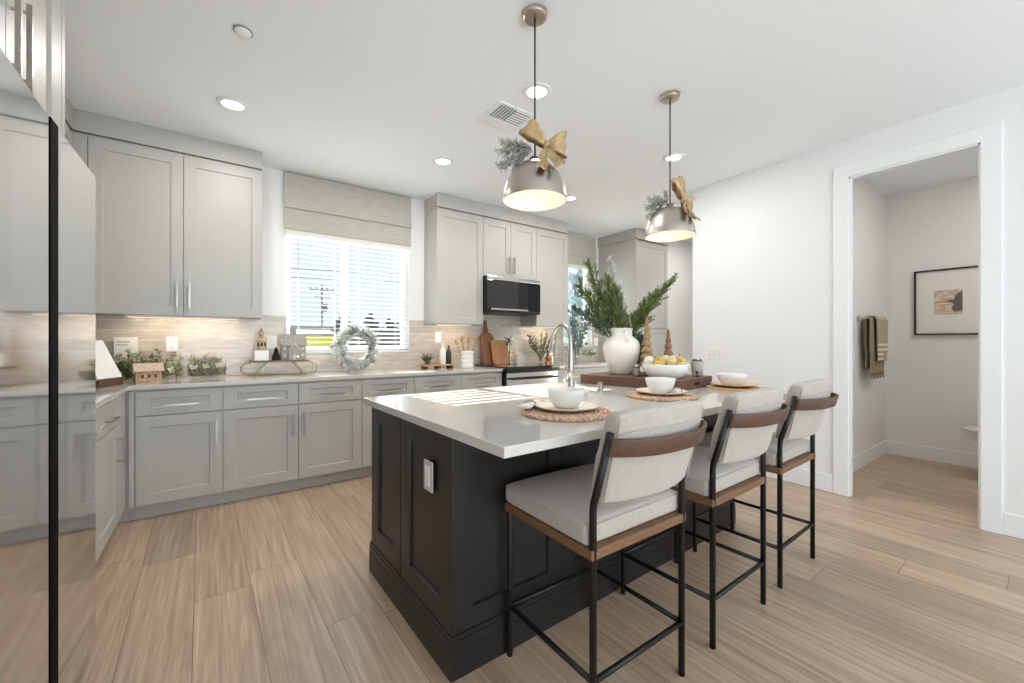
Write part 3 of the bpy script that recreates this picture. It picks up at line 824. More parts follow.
def sprig(loc, label, dirs, seed, flip=1, L=.15):
    t = thing('frosted_fir_sprig', label, 'sprig', loc, 0, 'frosted fir sprigs on the pendants'); rnd = random.Random(seed)
    for k, (dx, dy, dz, ln) in enumerate(dirs):
        b = MB(); pts = fir_twig(b, (0, 0, 0), (dx, dy, dz), ln, rnd, .024, 800, curve=(0, 0, -.35), wd=.0055)
        for j in (2, 3, 4, 5, 6):
            q = pts[j]; tt = (pts[j + 1] - pts[j]).normalized(); sd = Vector((rnd.uniform(-.5, .5), rnd.uniform(-.5, .5), (-1) ** j * .8))
            fir_twig(b, q, tt + sd * .8, ln * .33, rnd, .021, 800, curve=(0, 0, -.2), wd=.0055)
        b.build('twig', [FROST, STEMM], t)
    return t


VR = Vector((math.cos(YAW), -math.sin(YAW), 0)); VF = Vector((math.sin(YAW), math.cos(YAW), 0))
bow((1.234 + .012, 1.53 - .070, 2.112), -38, 'gold ribbon bow tied above the nearer pendant lamp', .92, 2)
bow((2.348 + .028, 1.54 - .060, 2.095), -6, 'gold ribbon bow tied above the farther pendant lamp, seen from the side', .95, 22)
D1 = [(-.85, .45, .30, .15), (-.88, .42, -.02, .16), (-.7, .5, -.35, .17), (-.6, .2, .12, .11), (-.5, .6, -.5, .12)]
sprig((1.234 - .016, 1.53 + .008, 2.125), 'frosted fir sprig reaching left above the nearer pendant lamp', D1, 3)
sprig((2.348 - .016, 1.54 + .008, 2.10), 'frosted fir sprig drooping left above the farther pendant lamp', [(-.8, .5, .25, .12), (-.8, .42, -.15, .16), (-.65, .5, -.6, .15), (-.1, .1, .9, .06)], 4)


# ------------------------------------------------------------------ ceiling fittings
def can(x, y, label, e=9):
    t = thing('recessed_light', label, 'ceiling light', (x, y, CEIL), group='round recessed ceiling lights')
    MB().lathe([(.062, -.001), (.092, -.001), (.090, -.008), (.066, -.012), (.062, -.001)], seg=36).build('trim_ring', TRIM, t, smooth=True)
    MB().lathe([(0, -.004), (.064, -.004), (.064, -.001), (0, -.001)], seg=36).build('diffuser', LAMP, t)
    l = light('spot_light', 'AREA', (0, 0, -.014), e, (1, .97, .93), .12, None, (0, 0, -1), shape='DISK'); l.parent = t
    return t


can(.085, 3.28, 'recessed ceiling light nearest the left wall cabinets')
can(1.628, 1.998, 'recessed ceiling light seen beside the cord of the nearer pendant')
can(1.596, 3.25, 'recessed ceiling light in front of the linen-shaded wide window')
can(3.158, 2.033, 'recessed ceiling light seen beside the cord of the farther pendant')
can(3.136, 3.277, 'recessed ceiling light just right of the nearer pendant shade')
t = thing('smoke_detector', 'round white smoke detector on the ceiling at the upper left', 'smoke detector', (.106, 2.479, CEIL))
MB().lathe([(0, -.018), (.026, -.018), (.036, -.012), (.038, -.001), (0, -.001)], seg=32).build('cover', OUTLET, t, smooth=True)
MB().lathe([(.038, -.006), (.043, -.006), (.043, -.0005), (.038, -.0005)], seg=32).build('base_ring', mat('grey_ring', '8A8A8A', .6), t)
t = thing('air_vent', 'square white louvred air vent in the ceiling left of the nearer pendant', 'vent', (1.645, 2.365, CEIL))
w_ = .150
MB().box(-w_, w_, -w_, -w_ + .022, -.008, -.0002).box(-w_, w_, w_ - .022, w_, -.008, -.0002).box(-w_, -w_ + .022, -w_ + .0221, w_ - .0221, -.008, -.0002).box(w_ - .022, w_, -w_ + .0221, w_ - .0221, -.008, -.0002).build('frame', TRIM, t)
MB().box(-.134, .134, -.134, .134, -.0018, -.0006).build('duct_opening', mat('duct_grey', '77787C', .8), t)
for q, (x0, x1, y0, y1, ax) in enumerate(((-.132, -.003, -.132, .03, 'y'), (.003, .132, -.132, .03, 'x'), (-.132, .132, .036, .132, 'x'))):
    b = MB(); n = 6
    for k in range(n):
        if ax == 'x': yy = y0 + (k + .5) * (y1 - y0) / n; b.add([(x0, yy - .009, -.003), (x1, yy - .009, -.003), (x1, yy + .000, -.009), (x0, yy + .000, -.009), (x0, yy - .007, -.002), (x1, yy - .007, -.002), (x1, yy + .002, -.008), (x0, yy + .002, -.008)], [(0, 3, 2, 1), (4, 5, 6, 7), (0, 1, 5, 4), (2, 3, 7, 6), (1, 2, 6, 5), (3, 0, 4, 7)])
        else: xx = x0 + (k + .5) * (x1 - x0) / n; b.box(xx - .0035, xx + .0035, y0, y1, -.008, -.002)
    b.build('louvre', TRIM, t)

can(5.6, 2.85, 'unseen recessed light added to brighten the side passage behind the white wall', 12)  # made-up lamp out of view, brightens the passage and pantry

# ------------------------------------------------------------------ place settings
ZT = .9142


def woven_mat(x, y, R, label, rings=9, m=None, name='placemat'):
    b = MB(); N = 90
    m = m or mat('woven_seagrass', 'C9A78E', .85, noise=.5, nscale=90)
    for k in range(rings):
        r = R * (k + 1) / rings - .004; path = []
        for i in range(N + 1): a = 2 * math.pi * i / N; path.append(((r + .0015 * math.sin(i * 2.4 + k)) * math.cos(a), (r + .0015 * math.sin(i * 2.4 + k)) * math.sin(a), .0055 + .0012 * math.sin(i * 3.1 + k * 2)))
        b.tube(path, R / rings * .52, 6, caps=False)
    b.lathe([(0, .0005), (R - .012, .0005), (R - .012, .006), (0, .006)], seg=40)
    b.v = [(vx, vy, max(vz, 0)) for vx, vy, vz in b.v]
    o = b.build(name, m, None, smooth=True); o.location = (x, y, ZT)
    return tag(o, label, 'placemat')


def plate(x, y, z, r, label, cat='plate', m=PLATE, group='dinner plates on the island'):
    o = MB().lathe([(0, 0), (r * .55, 0), (r * .62, .004), (r * .9, .012), (r, .0185), (r, .022), (r * .96, .0215), (r * .88, .017), (r * .60, .009), (0, .008)], seg=48).build('dinner_plate', m, None, smooth=True)
    o.location = (x, y, z); return tag(o, label, cat, group)


def bowl(x, y, z, r, h, label):
    o = MB().lathe([(0, 0), (r * .52, 0), (r * .66, .006), (r * .84, h * .38), (r * .96, h * .75), (r, h), (r * .965, h), (r * .93, h * .75), (r * .80, h * .40), (r * .60, .012), (0, .009)], seg=48).build('soup_bowl', WHITEC, None, smooth=True)
    o.location = (x, y, z); return tag(o, label, 'bowl', 'white bowls on the island')


def napkin(x, y, z, rz, label):
    t = thing('folded_napkin', label, 'napkin', (x, y, z), rz, 'white napkins with dark rings')
    b = MB(); vs = []; fs = []; N = 12
    for i in range(N + 1):
        u = i / N; wv = .03 * (.55 + .9 * abs(u - .45)); zz = .006
        for yy, z_ in ((-wv, 0), (wv, 0), (wv, zz + .004 * math.sin(u * 7)), (0, zz + .008), (-wv, zz + .004 * math.cos(u * 9))): vs.append((u * .16 - .08, yy, z_))
    for i in range(N):
        for k in range(5): fs.append((i * 5 + k, i * 5 + (k + 1) % 5, (i + 1) * 5 + (k + 1) % 5, (i + 1) * 5 + k))
    fs += [(4, 3, 2, 1, 0), tuple(N * 5 + k for k in range(5))]
    b.add(vs, fs); b.build('cloth', mat('white_linen', 'ECE8E0', .9, bump=.2, bscale=200), t, smooth=True)
    pts = [(-.01, .024 * math.cos(a), .010 + .0115 * math.sin(a)) for a in [2 * math.pi * k / 20 for k in range(21)]]
    MB().tube(pts, .0028, 8, caps=False).build('ring', mat('grey_beaded_ring', '9A958D', .6), t, smooth=True)
    return t


for i, (x, y, R, ml, pl, bl) in enumerate((
        (1.152, 1.225, .178, 'round woven placemat nearest the camera, in front of the first stool', 'cream dinner plate under the nearest white bowl', 'nearest white bowl on the island, in front of the faucet'),
        (1.905, 1.30, .172, 'round woven placemat in the middle of the island edge', 'cream dinner plate under the middle white bowl', 'middle white bowl, in front of the pumpkin dish'))):
    woven_mat(x, y, R, ml)
    plate(x + .008, y + .008, ZT + .0135, .128, pl)
    bowl(x + .012, y + .015, ZT + .0225, .077, .075, bl)
TANP = mat('tan_smooth_mat', 'C9A173', .6, noise=.12, nscale=30)
o = MB().lathe([(0, 0), (.165, 0), (.168, .004), (.165, .008), (0, .008)], seg=48).build('placemat', TANP, None, bevel=.001); o.location = (2.638, 1.272, ZT); tag(o, 'round tan placemat at the far end of the island', 'placemat')
plate(2.642, 1.285, ZT + .0085, .132, 'tan-rimmed dinner plate at the far end of the island', m=mat('tan_stoneware', 'D9BC96', .4))
bowl(2.648, 1.30, ZT + .0175, .088, .072, 'pale bowl at the far end of the island, beyond the tray')
napkin(1.065, 1.345, ZT + .026, 30, 'white napkin with a dark ring left of the nearest bowl')
napkin(1.985, 1.26, ZT + .026, 30, 'white napkin with a dark ring right of the middle bowl')

# ------------------------------------------------------------------ riser tray and what stands on it
TR = 9.5
TC = Vector((2.395, 1.765, ZT)); TM = Matrix.Translation(TC) @ Matrix.Rotation(math.radians(TR), 4, 'Z')
t = thing('serving_tray', 'dark brown wooden riser tray on the island holding the vase and the bowl of gourds', 'tray', TC, TR)
tw, tl, th = .262, .352, .062
MB().box(-tw, tw, -tl, tl, .050, th).build('deck', TRAYW, t, bevel=.002)
for s_ in (-1, 1): MB().box(s_ * tw - (.014 if s_ > 0 else 0), s_ * tw + (.014 if s_ < 0 else 0), -tl, tl, 0, .0498).build('long_side', TRAYW, t, bevel=.001)
for s_ in (-1, 1):
    y0 = -tl if s_ < 0 else tl - .014
    b = MB().box(-tw + .0142, -.045, y0, y0 + .014, 0, .0498).box(.045, tw - .0142, y0, y0 + .014, 0, .0498).box(-.045, .045, y0, y0 + .014, 0, .018).box(-.045, .045, y0, y0 + .014, .036, .0498)
    b.build('short_side', TRAYW, t)
    MB().box(-.044, .044, y0 + .011, y0 + .0135, .018, .036).build('handle_slot', mat('slot_black', '120F0D', .8), t)
for k in range(3):
    MB().blob((-tw - .001, .12 - .045 * k * 1.4, .028), .0045, 8).build('nail_head', BLACKM, t)
ZR = ZT + th


def on_tray(lx, ly): v = TM @ Vector((lx, ly, 0)); return (v.x, v.y, ZR)


vx, vy = 2.345, 1.925
t = thing('ceramic_vase', 'large matte white clay vase with a small handle, holding cedar branches', 'vase', (vx, vy, ZR))
MB().lathe([(0, 0), (.072, 0), (.080, .006), (.088, .03), (.113, .10), (.127, .165), (.128, .20), (.116, .235), (.090, .258), (.074, .270), (.072, .300), (.077, .318), (.080, .322), (.077, .325), (.068, .318), (.064, .29), (.068, .26), (.1, .22), (.1, .1), (.07, .02), (0, .015)], seg=48).build('body', WHITEM, t, smooth=True)
MB().tube([(-.04, -.062, .305), (-.055, -.085, .300), (-.066, -.098, .275), (-.066, -.098, .245), (-.060, -.090, .225)], [.009, .009, .009, .009, .011], 10).build('handle', WHITEM, t, smooth=True)


def cedar_branch(par, start, d, ln, rnd, m, curve, name='branch', nt=26, tw_=.11, frost=False):
    b = MB(); p = Vector(start); d = Vector(d).normalized(); n = 12; pts = [p.copy()]
    for i in range(n): d = (d + Vector(curve) / n).normalized(); p = p + d * ln / n; pts.append(p.copy())
    b.tube(pts, [.004 * (1 - .8 * i / n) + .0006 for i in range(n + 1)], 6, mi=1)
    for k in range(nt):
        s_ = (.22 + .78 * k / nt) * n; i = min(int(s_), n - 1); q = pts[i].lerp(pts[i + 1], s_ - i); t_ = (pts[i + 1] - pts[i]).normalized()
        a = rnd.uniform(0, 6.28); sd = Vector((math.cos(a), math.sin(a), rnd.uniform(-.2, .5))); sd -= t_ * sd.dot(t_)
        l_ = tw_ * (1.15 - .75 * k / nt) * rnd.uniform(.7, 1.1)
        pp = fir_twig(b, q, t_ * 1.0 + sd * .8, l_, rnd, .019, 800, curve=(0, 0, .1), wd=.0030, stem=.0012, spread=.55)
        for j in (2, 3, 5):
            sd2 = Vector((rnd.uniform(-1, 1), rnd.uniform(-1, 1), rnd.uniform(-.4, .8)))
            fir_twig(b, pp[j], t_ + sd2 * .6, l_ * .55, rnd, .015, 850, curve=(0, 0, 0), wd=.0028, stem=.001, spread=.5)
    return b.build(name, [m, STEMM], par)


rnd = random.Random(11)
t = thing('cedar_branches', 'green cedar branches standing in the white clay vase', 'branches', (vx, vy, ZR + .29))


def scr(r, u, f=0): return VR * r + Vector((0, 0, u)) + VF * f


cedar_branch(t, (-.01, 0, -.12), scr(-.36, 1, 0.05), .66, rnd, CEDAR, scr(-.02, .05), nt=40, tw_=.15)
cedar_branch(t, (-.02, .01, -.12), scr(-.50, 1, .1), .54, rnd, CEDAR, scr(-.1, -.05), nt=38, tw_=.16)
cedar_branch(t, (.0, 0, -.12), scr(-.22, 1, -.1), .52, rnd, CEDAR, scr(.0, .05), nt=38, tw_=.15)
cedar_branch(t, (.0, 0, -.12), scr(-.10, 1, .05), .44, rnd, CEDAR, scr(.05, .05), nt=30, tw_=.13)
cedar_branch(t, (.02, 0, -.12), scr(.44, 1, 0), .62, rnd, CEDAR, scr(.40, -.1), nt=42, tw_=.14)
cedar_branch(t, (.02, 0, -.12), scr(.36, 1, -.1), .46, rnd, CEDAR, scr(.3, -.1), nt=30, tw_=.13)
cedar_branch(t, (.0, .01, -.12), scr(-.06, 1, .15), .68, rnd, mat('white_frost', 'CFD2CC', .8, noise=.2, nscale=60), scr(-.04, .1), 'frosted_branch', nt=34, tw_=.12)
cedar_branch(t, (.03, .0, -.10), scr(.42, .9, .1), .40, rnd, CEDAR2, scr(.1, -.3), 'frosted_branch', nt=24, tw_=.10)
cedar_branch(t, (-.03, .0, -.10), scr(-.8, .9, .2), .42, rnd, CEDAR2, scr(-.1, -.1), nt=26, tw_=.12)
t = thing('frosted_spray', 'dusty green needle spray hanging beside the vase behind the carved trees', 'spray', (2.545, 1.93, ZR))
for k in range(5):
    cedar_branch(t, (.0, 0, .003), scr(-.25 + .13 * k, 1, .05 * k), .33 - .02 * k, rnd, CEDAR2, scr(.05, .0), 'sprig', nt=20, tw_=.08)

t = thing('salt_shaker', 'small hammered glass shaker at the foot of the vase', 'shaker', (2.262, 1.728, ZR))
MB().lathe([(0, 0), (.020, 0), (.023, .01), (.020, .045), (.017, .055), (0, .055)], seg=14).build('body', mat('smoky_glass', 'B9B6B2', .12, trans=.5), t, smooth=True)
MB().lathe([(0, .0555), (.0175, .0555), (.016, .075), (.008, .083), (0, .084)], seg=18).build('cap', NICKEL, t, smooth=True)


def carved_tree(x, y, z, R, H, n, label, m):
    t = thing('carved_wood_tree', label, 'figurine', (x, y, z), group='carved wooden trees on the tray')
    MB().lathe([(0, 0), (R * .9, 0), (R * .95, .008), (R * .9, .016), (R * .25, .018), (R * .22, H * .16), (0, H * .16)], seg=20).build('base', m, t, smooth=False)
    pr = [(0, H * .15)]
    for k in range(n):
        z0 = H * (.16 + .84 * k / n); z1 = H * (.16 + .84 * (k + 1) / n); r0 = R * (1 - .86 * k / n); r1 = R * (1 - .86 * (k + 1) / n) * .62
        pr += [(r0, z0), (r0 * .97, z0 + .012 * H / .3), (r1, z1)]
    pr.append((0, H))
    MB().lathe(pr, seg=20).build('tiers', m, t, smooth=False, bevel=.0015)
    return t


carved_tree(2.405, 1.755, ZR, .052, .395, 7, 'taller pale carved wooden tree behind the bowl of gourds', TREEW)
carved_tree(2.525, 1.668, ZR, .045, .315, 6, 'shorter reddish carved wooden tree right of the bowl of gourds', mat('carved_wood_red', '84604A', .6, noise=.25, nscale=30))
bx, by = 2.335, 1.565
t = tag(MB().lathe([(0, 0), (.09, 0), (.095, .004), (.115, .018), (.138, .05), (.143, .082), (.143, .088), (.137, .086), (.13, .05), (.105, .025), (.0, .018)], seg=56).build('serving_bowl', WHITEC, None, smooth=True), 'wide low white serving bowl filled with small gourds on the tray', 'bowl')
t.location = (bx, by, ZR)
YEL = mat('yellow_gourd', 'D3B354', .5, noise=.35, nscale=22); WHG = mat('white_gourd', 'E6DFD0', .5, noise=.08, nscale=20); ORG = mat('striped_gourd', 'D2BC92', .5, noise=.35, nscale=60); GRG = mat('grey_green_gourd', '9C9C86', .55, noise=.3, nscale=30)
gl = [(-.085, .02, .036, WHG, 'white', 'white gourd at the left of the serving bowl'), (-.035, -.015, .035, YEL, 'yellow', 'yellow gourd left of centre in the serving bowl'),
      (.022, -.03, .038, ORG, 'cream', 'mottled cream gourd at the front centre of the serving bowl'), (.08, -.005, .036, YEL, 'yellow', 'yellow striped gourd at the right of the serving bowl'),
      (-.05, .075, .036, GRG, 'grey', 'grey green gourd at the back left of the serving bowl'), (.025, .05, .038, WHG, 'white', 'white gourd at the back centre of the serving bowl'), (-.07, -.075, .026, YEL, 'yellow', 'small yellow gourd low at the front left of the serving bowl'), (.055, -.088, .022, ORG, 'tan', 'small tan gourd low at the front right of the serving bowl')]
for dx, dy, r, m, c, lb in gl:
    v = VR * dx * 1.12 + VF * dy * 1.12; q = .068 if r > .03 else .062
    t = thing('small_gourd', lb, 'gourd', (bx + v.x, by + v.y, ZR + q + r * .95), random.uniform(0, 90), 'small gourds in the serving bowl')
    MB().blob((0, 0, 0), r * .93, 24, ribs=8, squash=(1, 1, 1.05), amp=.08).build('body', m, t, smooth=True)
    MB().tube([(0, 0, r * .9), (.002, 0, r * 1.15), (.007, 0, r * 1.4)], [.005, .0035, .0045], 7).build('stem', mat('gourd_stem', '8A7A4A', .8), t, smooth=True)
sx_, sy_ = 2.642, 1.527
t = thing('succulent_pot', 'small succulent in a pale ribbed cup at the right end of the tray', 'potted plant', (sx_, sy_, ZR))
MB().lathe([(0, 0), (.031, 0), (.034, .004), (.042, .092), (.043, .097), (.039, .095), (.036, .082), (0, .080)], seg=28).build('cup', mat('pale_cup', 'BDB9B3', .35), t, smooth=True)
b = MB()
for k in range(20):
    a = k * 2.4; el = .15 + .04 * k; d = Vector((math.cos(a) * math.cos(el), math.sin(a) * math.cos(el), math.sin(el)))
    b.tube([Vector((0, 0, .084)), Vector((0, 0, .084)) + d * .022, Vector((0, 0, .084)) + d * .042], [.003, .0065, .0012], 6)
b.build('leaves', mat('succulent_green', '4E5B50', .6), t, smooth=True)
t = thing('bottle_stopper', 'tiny dark stopper standing between the gourd bowl and the succulent', 'stopper', (2.548, 1.475, ZR))
MB().lathe([(0, 0), (.009, 0), (.005, .01), (.004, .02), (.009, .028), (.005, .036), (0, .038)], seg=12).build('body', BLACKM, t, smooth=True)

# ------------------------------------------------------------------ things on the back counters
ZC = .9142
# small sign board leaning on an easel
t = thing('counter_easel', 'wooden tabletop easel holding a tilted white board beside the refrigerator', 'easel', (-.625, 3.74, ZC), 68)
MB().box(-.11, .11, -.07, -.045, .0, .045).box(-.10, -.085, -.045, .06, 0, .02).box(.085, .10, -.045, .06, 0, .02).build('base', WAL, t, bevel=.001)
MB().tube([(0, .055, .01), (0, .050, .10)], .007, 8).build('rear_leg', WAL, t)
o = MB().box(-.11, .11, -.009, .009, 0, .27).build('tilted_board', mat('board_white', 'ECEAE6', .5), None, bevel=.002)
o.location = (-.573, 3.721, ZC + .050); o.rotation_euler = (math.radians(-24), 0, math.radians(68)); tag(o, 'white framed board tilted back on the little easel', 'board')
t = thing('recipe_card', 'white printed card standing against the tiles behind the greenery', 'card', (-.565, 4.262, ZC))
MB().box(-.067, .067, -.006, .004, 0, .325).build('card', mat('card_white', 'EBE8E2', .6), t)
b = MB()
for j, (wd, z) in enumerate(((.040, .285), (.033, .262))):
    x = -.052
    for k in range(int(wd * 2 / .009)): hh = .011 if (k * 7 + j) % 3 else .008; b.box(x, x + .0055, -.0066, -.0060, z, z + hh); x += .0085 + (.004 if k % 4 == 3 else 0)
b.build('printed_words', mat('card_print', '8B8781', .7), t)


def outlet(x, y, z, label, ax='y', wd=.073, hh=.117, gang=1, rocker=False):
    t = thing('wall_outlet' if not rocker else 'light_switch', label, 'outlet' if not rocker else 'switch', (x, y, z), 0 if ax == 'y' else -90)
    MB().box(-wd / 2, wd / 2, -.005, -.0002, -hh / 2, hh / 2).build('plate', OUTLET, t, bevel=.0015)
    for g in range(gang):
        cx = (g - (gang - 1) / 2) * .046
        if rocker: MB().box(cx - .016, cx + .016, -.008, -.005, -.033, .033).build('rocker', mat('rocker_white', 'E6E4E0', .35), t, bevel=.001)
        else:
            b = MB().box(cx - .016, cx + .016, -.007, -.005, .006, .036).box(cx - .016, cx + .016, -.007, -.005, -.036, -.006); b.build('receptacle', OUTLET, t)
            b = MB()
            for zz in (.021, -.021): b.box(cx - .007, cx - .005, -.0074, -.0069, zz - .003, zz + .006); b.box(cx + .005, cx + .007, -.0074, -.0069, zz - .003, zz + .006); b.box(cx - .002, cx + .002, -.0074, -.0069, zz - .010, zz - .006)
            b.build('slots', mat('slot_dark', '2A2A2A', .6), t)
    return t


yt = YB - t_ if False else YB - .0092
outlet(-.296, yt, 1.185, 'white outlet on the tiles above the garland')
outlet(.405, yt, 1.20, 'white outlet on the tiles behind the wooden sled')
outlet(2.045, yt, 1.255, 'white outlet on the tiles behind the white bottle')
outlet(4.64, yt, 1.20, 'white outlet on the tiles right of the corner window')
outlet(XR - .0002, 2.13, 1.093, 'wide white switch plate on the white wall beyond the island', 'x', .165, .118, 3, True)

rnd = random.Random(21)
NEED = mat('garland_green', '6E7A50', .75, noise=.4, nscale=40); NEEDL = mat('garland_pale', 'A8A98A', .8, noise=.3, nscale=40)
FLW = mat('cream_flower', 'E2DAC2', .7)


def garland(x0, x1, y, label, n, hmax, mats, seed, nfl=4):
    t = thing('greenery_garland', label, 'garland', ((x0 + x1) / 2, y, ZC)); rnd = random.Random(seed); w2 = (x1 - x0) / 2
    for g in range(4):
        b = MB()
        for k in range(n):
            x = -w2 + 2 * w2 * (g + rnd.random()) / 4; el = rnd.uniform(.1, 1.2); az = rnd.uniform(-1.2, 1.2)
            d = Vector((math.sin(az) * math.cos(el), -.45 * math.cos(az) * math.cos(el) * rnd.choice((1, -1)), math.sin(el)))
            fir_twig(b, (x, rnd.uniform(-.03, .03), .012 + rnd.random() * .03), d, hmax * rnd.uniform(.5, 1) * (1 - .25 * abs(x) / w2), rnd, .034, 380, curve=(0, 0, -.2), wd=.0075, stem=.0016)
        b.v = [(max(-w2 - .02, min(x, w2 + .03)), max(-.16, min(y_, .11)), max(z, .002)) for x, y_, z in b.v]
        b.build('branch', [mats[g % len(mats)], STEMM], t)
    for k in range(nfl):
        cx = -w2 * .8 + 1.6 * w2 * k / max(1, nfl - 1); cz = rnd.uniform(.07, .11); b = MB()
        for j in range(9):
            a = j * .7; e_ = .3 + .5 * (j % 2)
            d = Vector((math.cos(a) * math.cos(e_), -abs(math.sin(e_)) - .3, math.sin(a) * math.cos(e_))).normalized()
            b.blade(Vector((cx, -.07, cz)), d, .035, .03)
        b.blob((cx, -.075, cz), .012, 8)
        b.build('flower', FLW, t)
    return t


garland(-.62, -.245, 4.13, 'evergreen garland with cream flowers behind the little wood house', 16, .24, [NEED, NEEDL], 5)
garland(-.17, .03, 4.12, 'shorter pale green garland right of the little wood house', 16, .18, [NEEDL, FROST], 6, 3)


def wood_house(x, y, rz, label):
    t = thing('wooden_house', label, 'ornament', (x, y, ZC), rz); m = mat('light_bark_wood', 'B99A80', .8, noise=.35, nscale=60, bump=.3)
    w2, d2, h = .07, .035, .09
    b = MB().prism_x([(-d2, 0), (d2, 0), (d2, h), (0, h + .04), (-d2, h)], -w2, w2); b.build('walls', m, t)
    rt = MB(); th = .008
    rt.prism_x([(-d2 - .012, h - .012), (0, h + .0405), (0, h + .0405 + th), (-d2 - .018, h - .006)], -w2 - .012, w2 + .012)
    rt.prism_x([(0, h + .0405), (d2 + .012, h - .012), (d2 + .018, h - .006), (0, h + .0405 + th)], -w2 - .012, w2 + .012); rt.build('roof', mat('pale_roof_wood', 'D0B7A2', .8, noise=.15, nscale=40), t)
    dm = mat('house_opening', '6B4E3C', .8)
    MB().prism_x([(-.012, .0), (.012, 0), (.012, .045), (0, .056), (-.012, .045)], -w2 - .001, -w2 + .001).build('door', dm, t)
    for xx in (-.035, 0, .035): MB().box(xx - .008, xx + .008, -d2 - .0008, -d2 + .001, .035, .06).build('window', dm, t)
    return t


wood_house(-.40, 3.90, 14, 'little light wood house standing in front of the evergreen garland')

# wooden sled with things on it
t = thing('decorative_sled', 'small wooden sled with gold wire runners standing under the window', 'sled', (.440, 4.06, ZC))
WIRE = mat('gold_wire', 'A8977A', .35, .8)
MB().box(-.222, .222, -.085, .085, .118, .132).build('deck', mat('grey_brown_board', '7A6251', .7, noise=.3, nscale=30), t, bevel=.001)
for yy in (-.075, .075):
    pts = [(-.215, yy, .112)]
    for k in range(1, 12): a = math.pi * k / 11; pts.append((-.225 - .055 * math.sin(a) , yy, .060 + .056 * math.cos(a)))
    pts += [(-.2, yy, .004), (.2, yy, .004)]
    for k in range(1, 12): a = math.pi * k / 11; pts.append((.225 + .055 * math.sin(a), yy, .060 - .056 * math.cos(a)))
    pts.append((.215, yy, .112))
    MB().tube(pts, .0038, 8).build('runner', WIRE, t, smooth=True)
    for s_ in (-1, 1):
        MB().tube([(s_ * .10, yy, .117), (s_ * .125, yy, .09), (s_ * .17, yy, .03), (s_ * .185, yy, .005)], .004, 8).build('leg', WIRE, t, smooth=True)
ZD = ZC + .132
t = thing('wooden_trinket_tower', 'tan wooden tower ornament at the left end of the sled', 'ornament', (.305, 4.06, ZD))
MB().box(-.05, .05, -.04, .04, 0, .085).build('white_block', WHITEC, t, bevel=.002)
tn = mat('tan_ornament', 'B79F86', .7, noise=.2, nscale=40)
MB().lathe([(0, .0855), (.042, .0855), (.042, .095), (.034, .098), (.034, .16), (.040, .164), (.036, .172), (.018, .19), (.018, .215), (.024, .22), (.016, .245), (.006, .275), (0, .28)], seg=20).build('tower', tn, t, smooth=False)
for k in (-1, 0, 1): a = k * .8 - math.pi / 2; MB().blob((.034 * math.cos(a), .034 * math.sin(a), .135), .009, 8, squash=(1, 1, 1.8)).build('window', mat('dark_opening', '3B2C22', .8), t)
t = thing('pinecone_tree', 'small dark pinecone tree ornament on the sled', 'ornament', (.410, 4.035, ZD))
b = MB()
for k in range(90):
    u = k / 90; a = k * 2.4; r = .040 * (1 - u) ** .8 + .003; z = .012 + .098 * u
    b.blade((r * .5 * math.cos(a), r * .5 * math.sin(a), z), (math.cos(a), math.sin(a), .35), .024 * (1 - .5 * u), .02, nrm=(0, 0, 1))
b.lathe([(0, 0), (.03, .002), (.033, .02), (.004, .108), (0, .11)], seg=14)
b.build('scales', mat('pinecone_dark', '3A2E33', .8), t)


def ceramic_house(x, y, z, label):
    t = thing('ceramic_house', label, 'ornament', (x, y, z)); w2, d2, h = .095, .05, .13
    MB().box(-w2, w2, -d2, d2, 0, h).build('walls', GREYC, t)
    rf_ = MB().prism_x([(-d2 - .012, h - .004), (d2 + .012, h - .004), (.012, h + .095), (-.012, h + .095)], -w2 - .008, w2 + .008); rf_.build('roof', GREYC, t)
    MB().box(-.022, .022, -.022, .022, h + .0955, h + .135).prism_y([(-.028, h + .135), (.028, h + .135), (0, h + .175)], -.026, .026).build('cupola', GREYC, t)
    b = MB().prism_y([(-.042, 0), (.042, 0), (.042, .095), (0, .145), (-.042, .095)], -d2 - .034, -d2 - .0005); b.build('front_gable', GREYC, t)
    wm = mat('pale_trim_clay', 'C9C6C0', .7)
    gb = MB()
    gb.prism_y([(-.052, .088), (-.044, .086), (0, .138), (.044, .086), (.052, .088), (0, .154)], -d2 - .038, -d2 - .0345); gb.build('gable_trim', wm, t)
    for a in (-.07, .07):
        for zz in (.03, .085): MB().box(a - .011, a + .011, -d2 - .0015, -d2 - .0002, zz, zz + .028).build('window', wm, t)
    MB().prism_y([(-.013, .002), (.013, .002), (.013, .04), (0, .054), (-.013, .04)], -d2 - .0362, -d2 - .0345).build('door', wm, t)
    MB().blob((.026, -d2 - .037, .03), .004, 8).build('fairy_light', mat('fairy_glow', 'FFFFFF', .5, emit=('FFE9C0', 6)), t)
    return t


ceramic_house(.545, 4.075, ZD, 'grey stoneware house ornament with a steep roof on the sled')

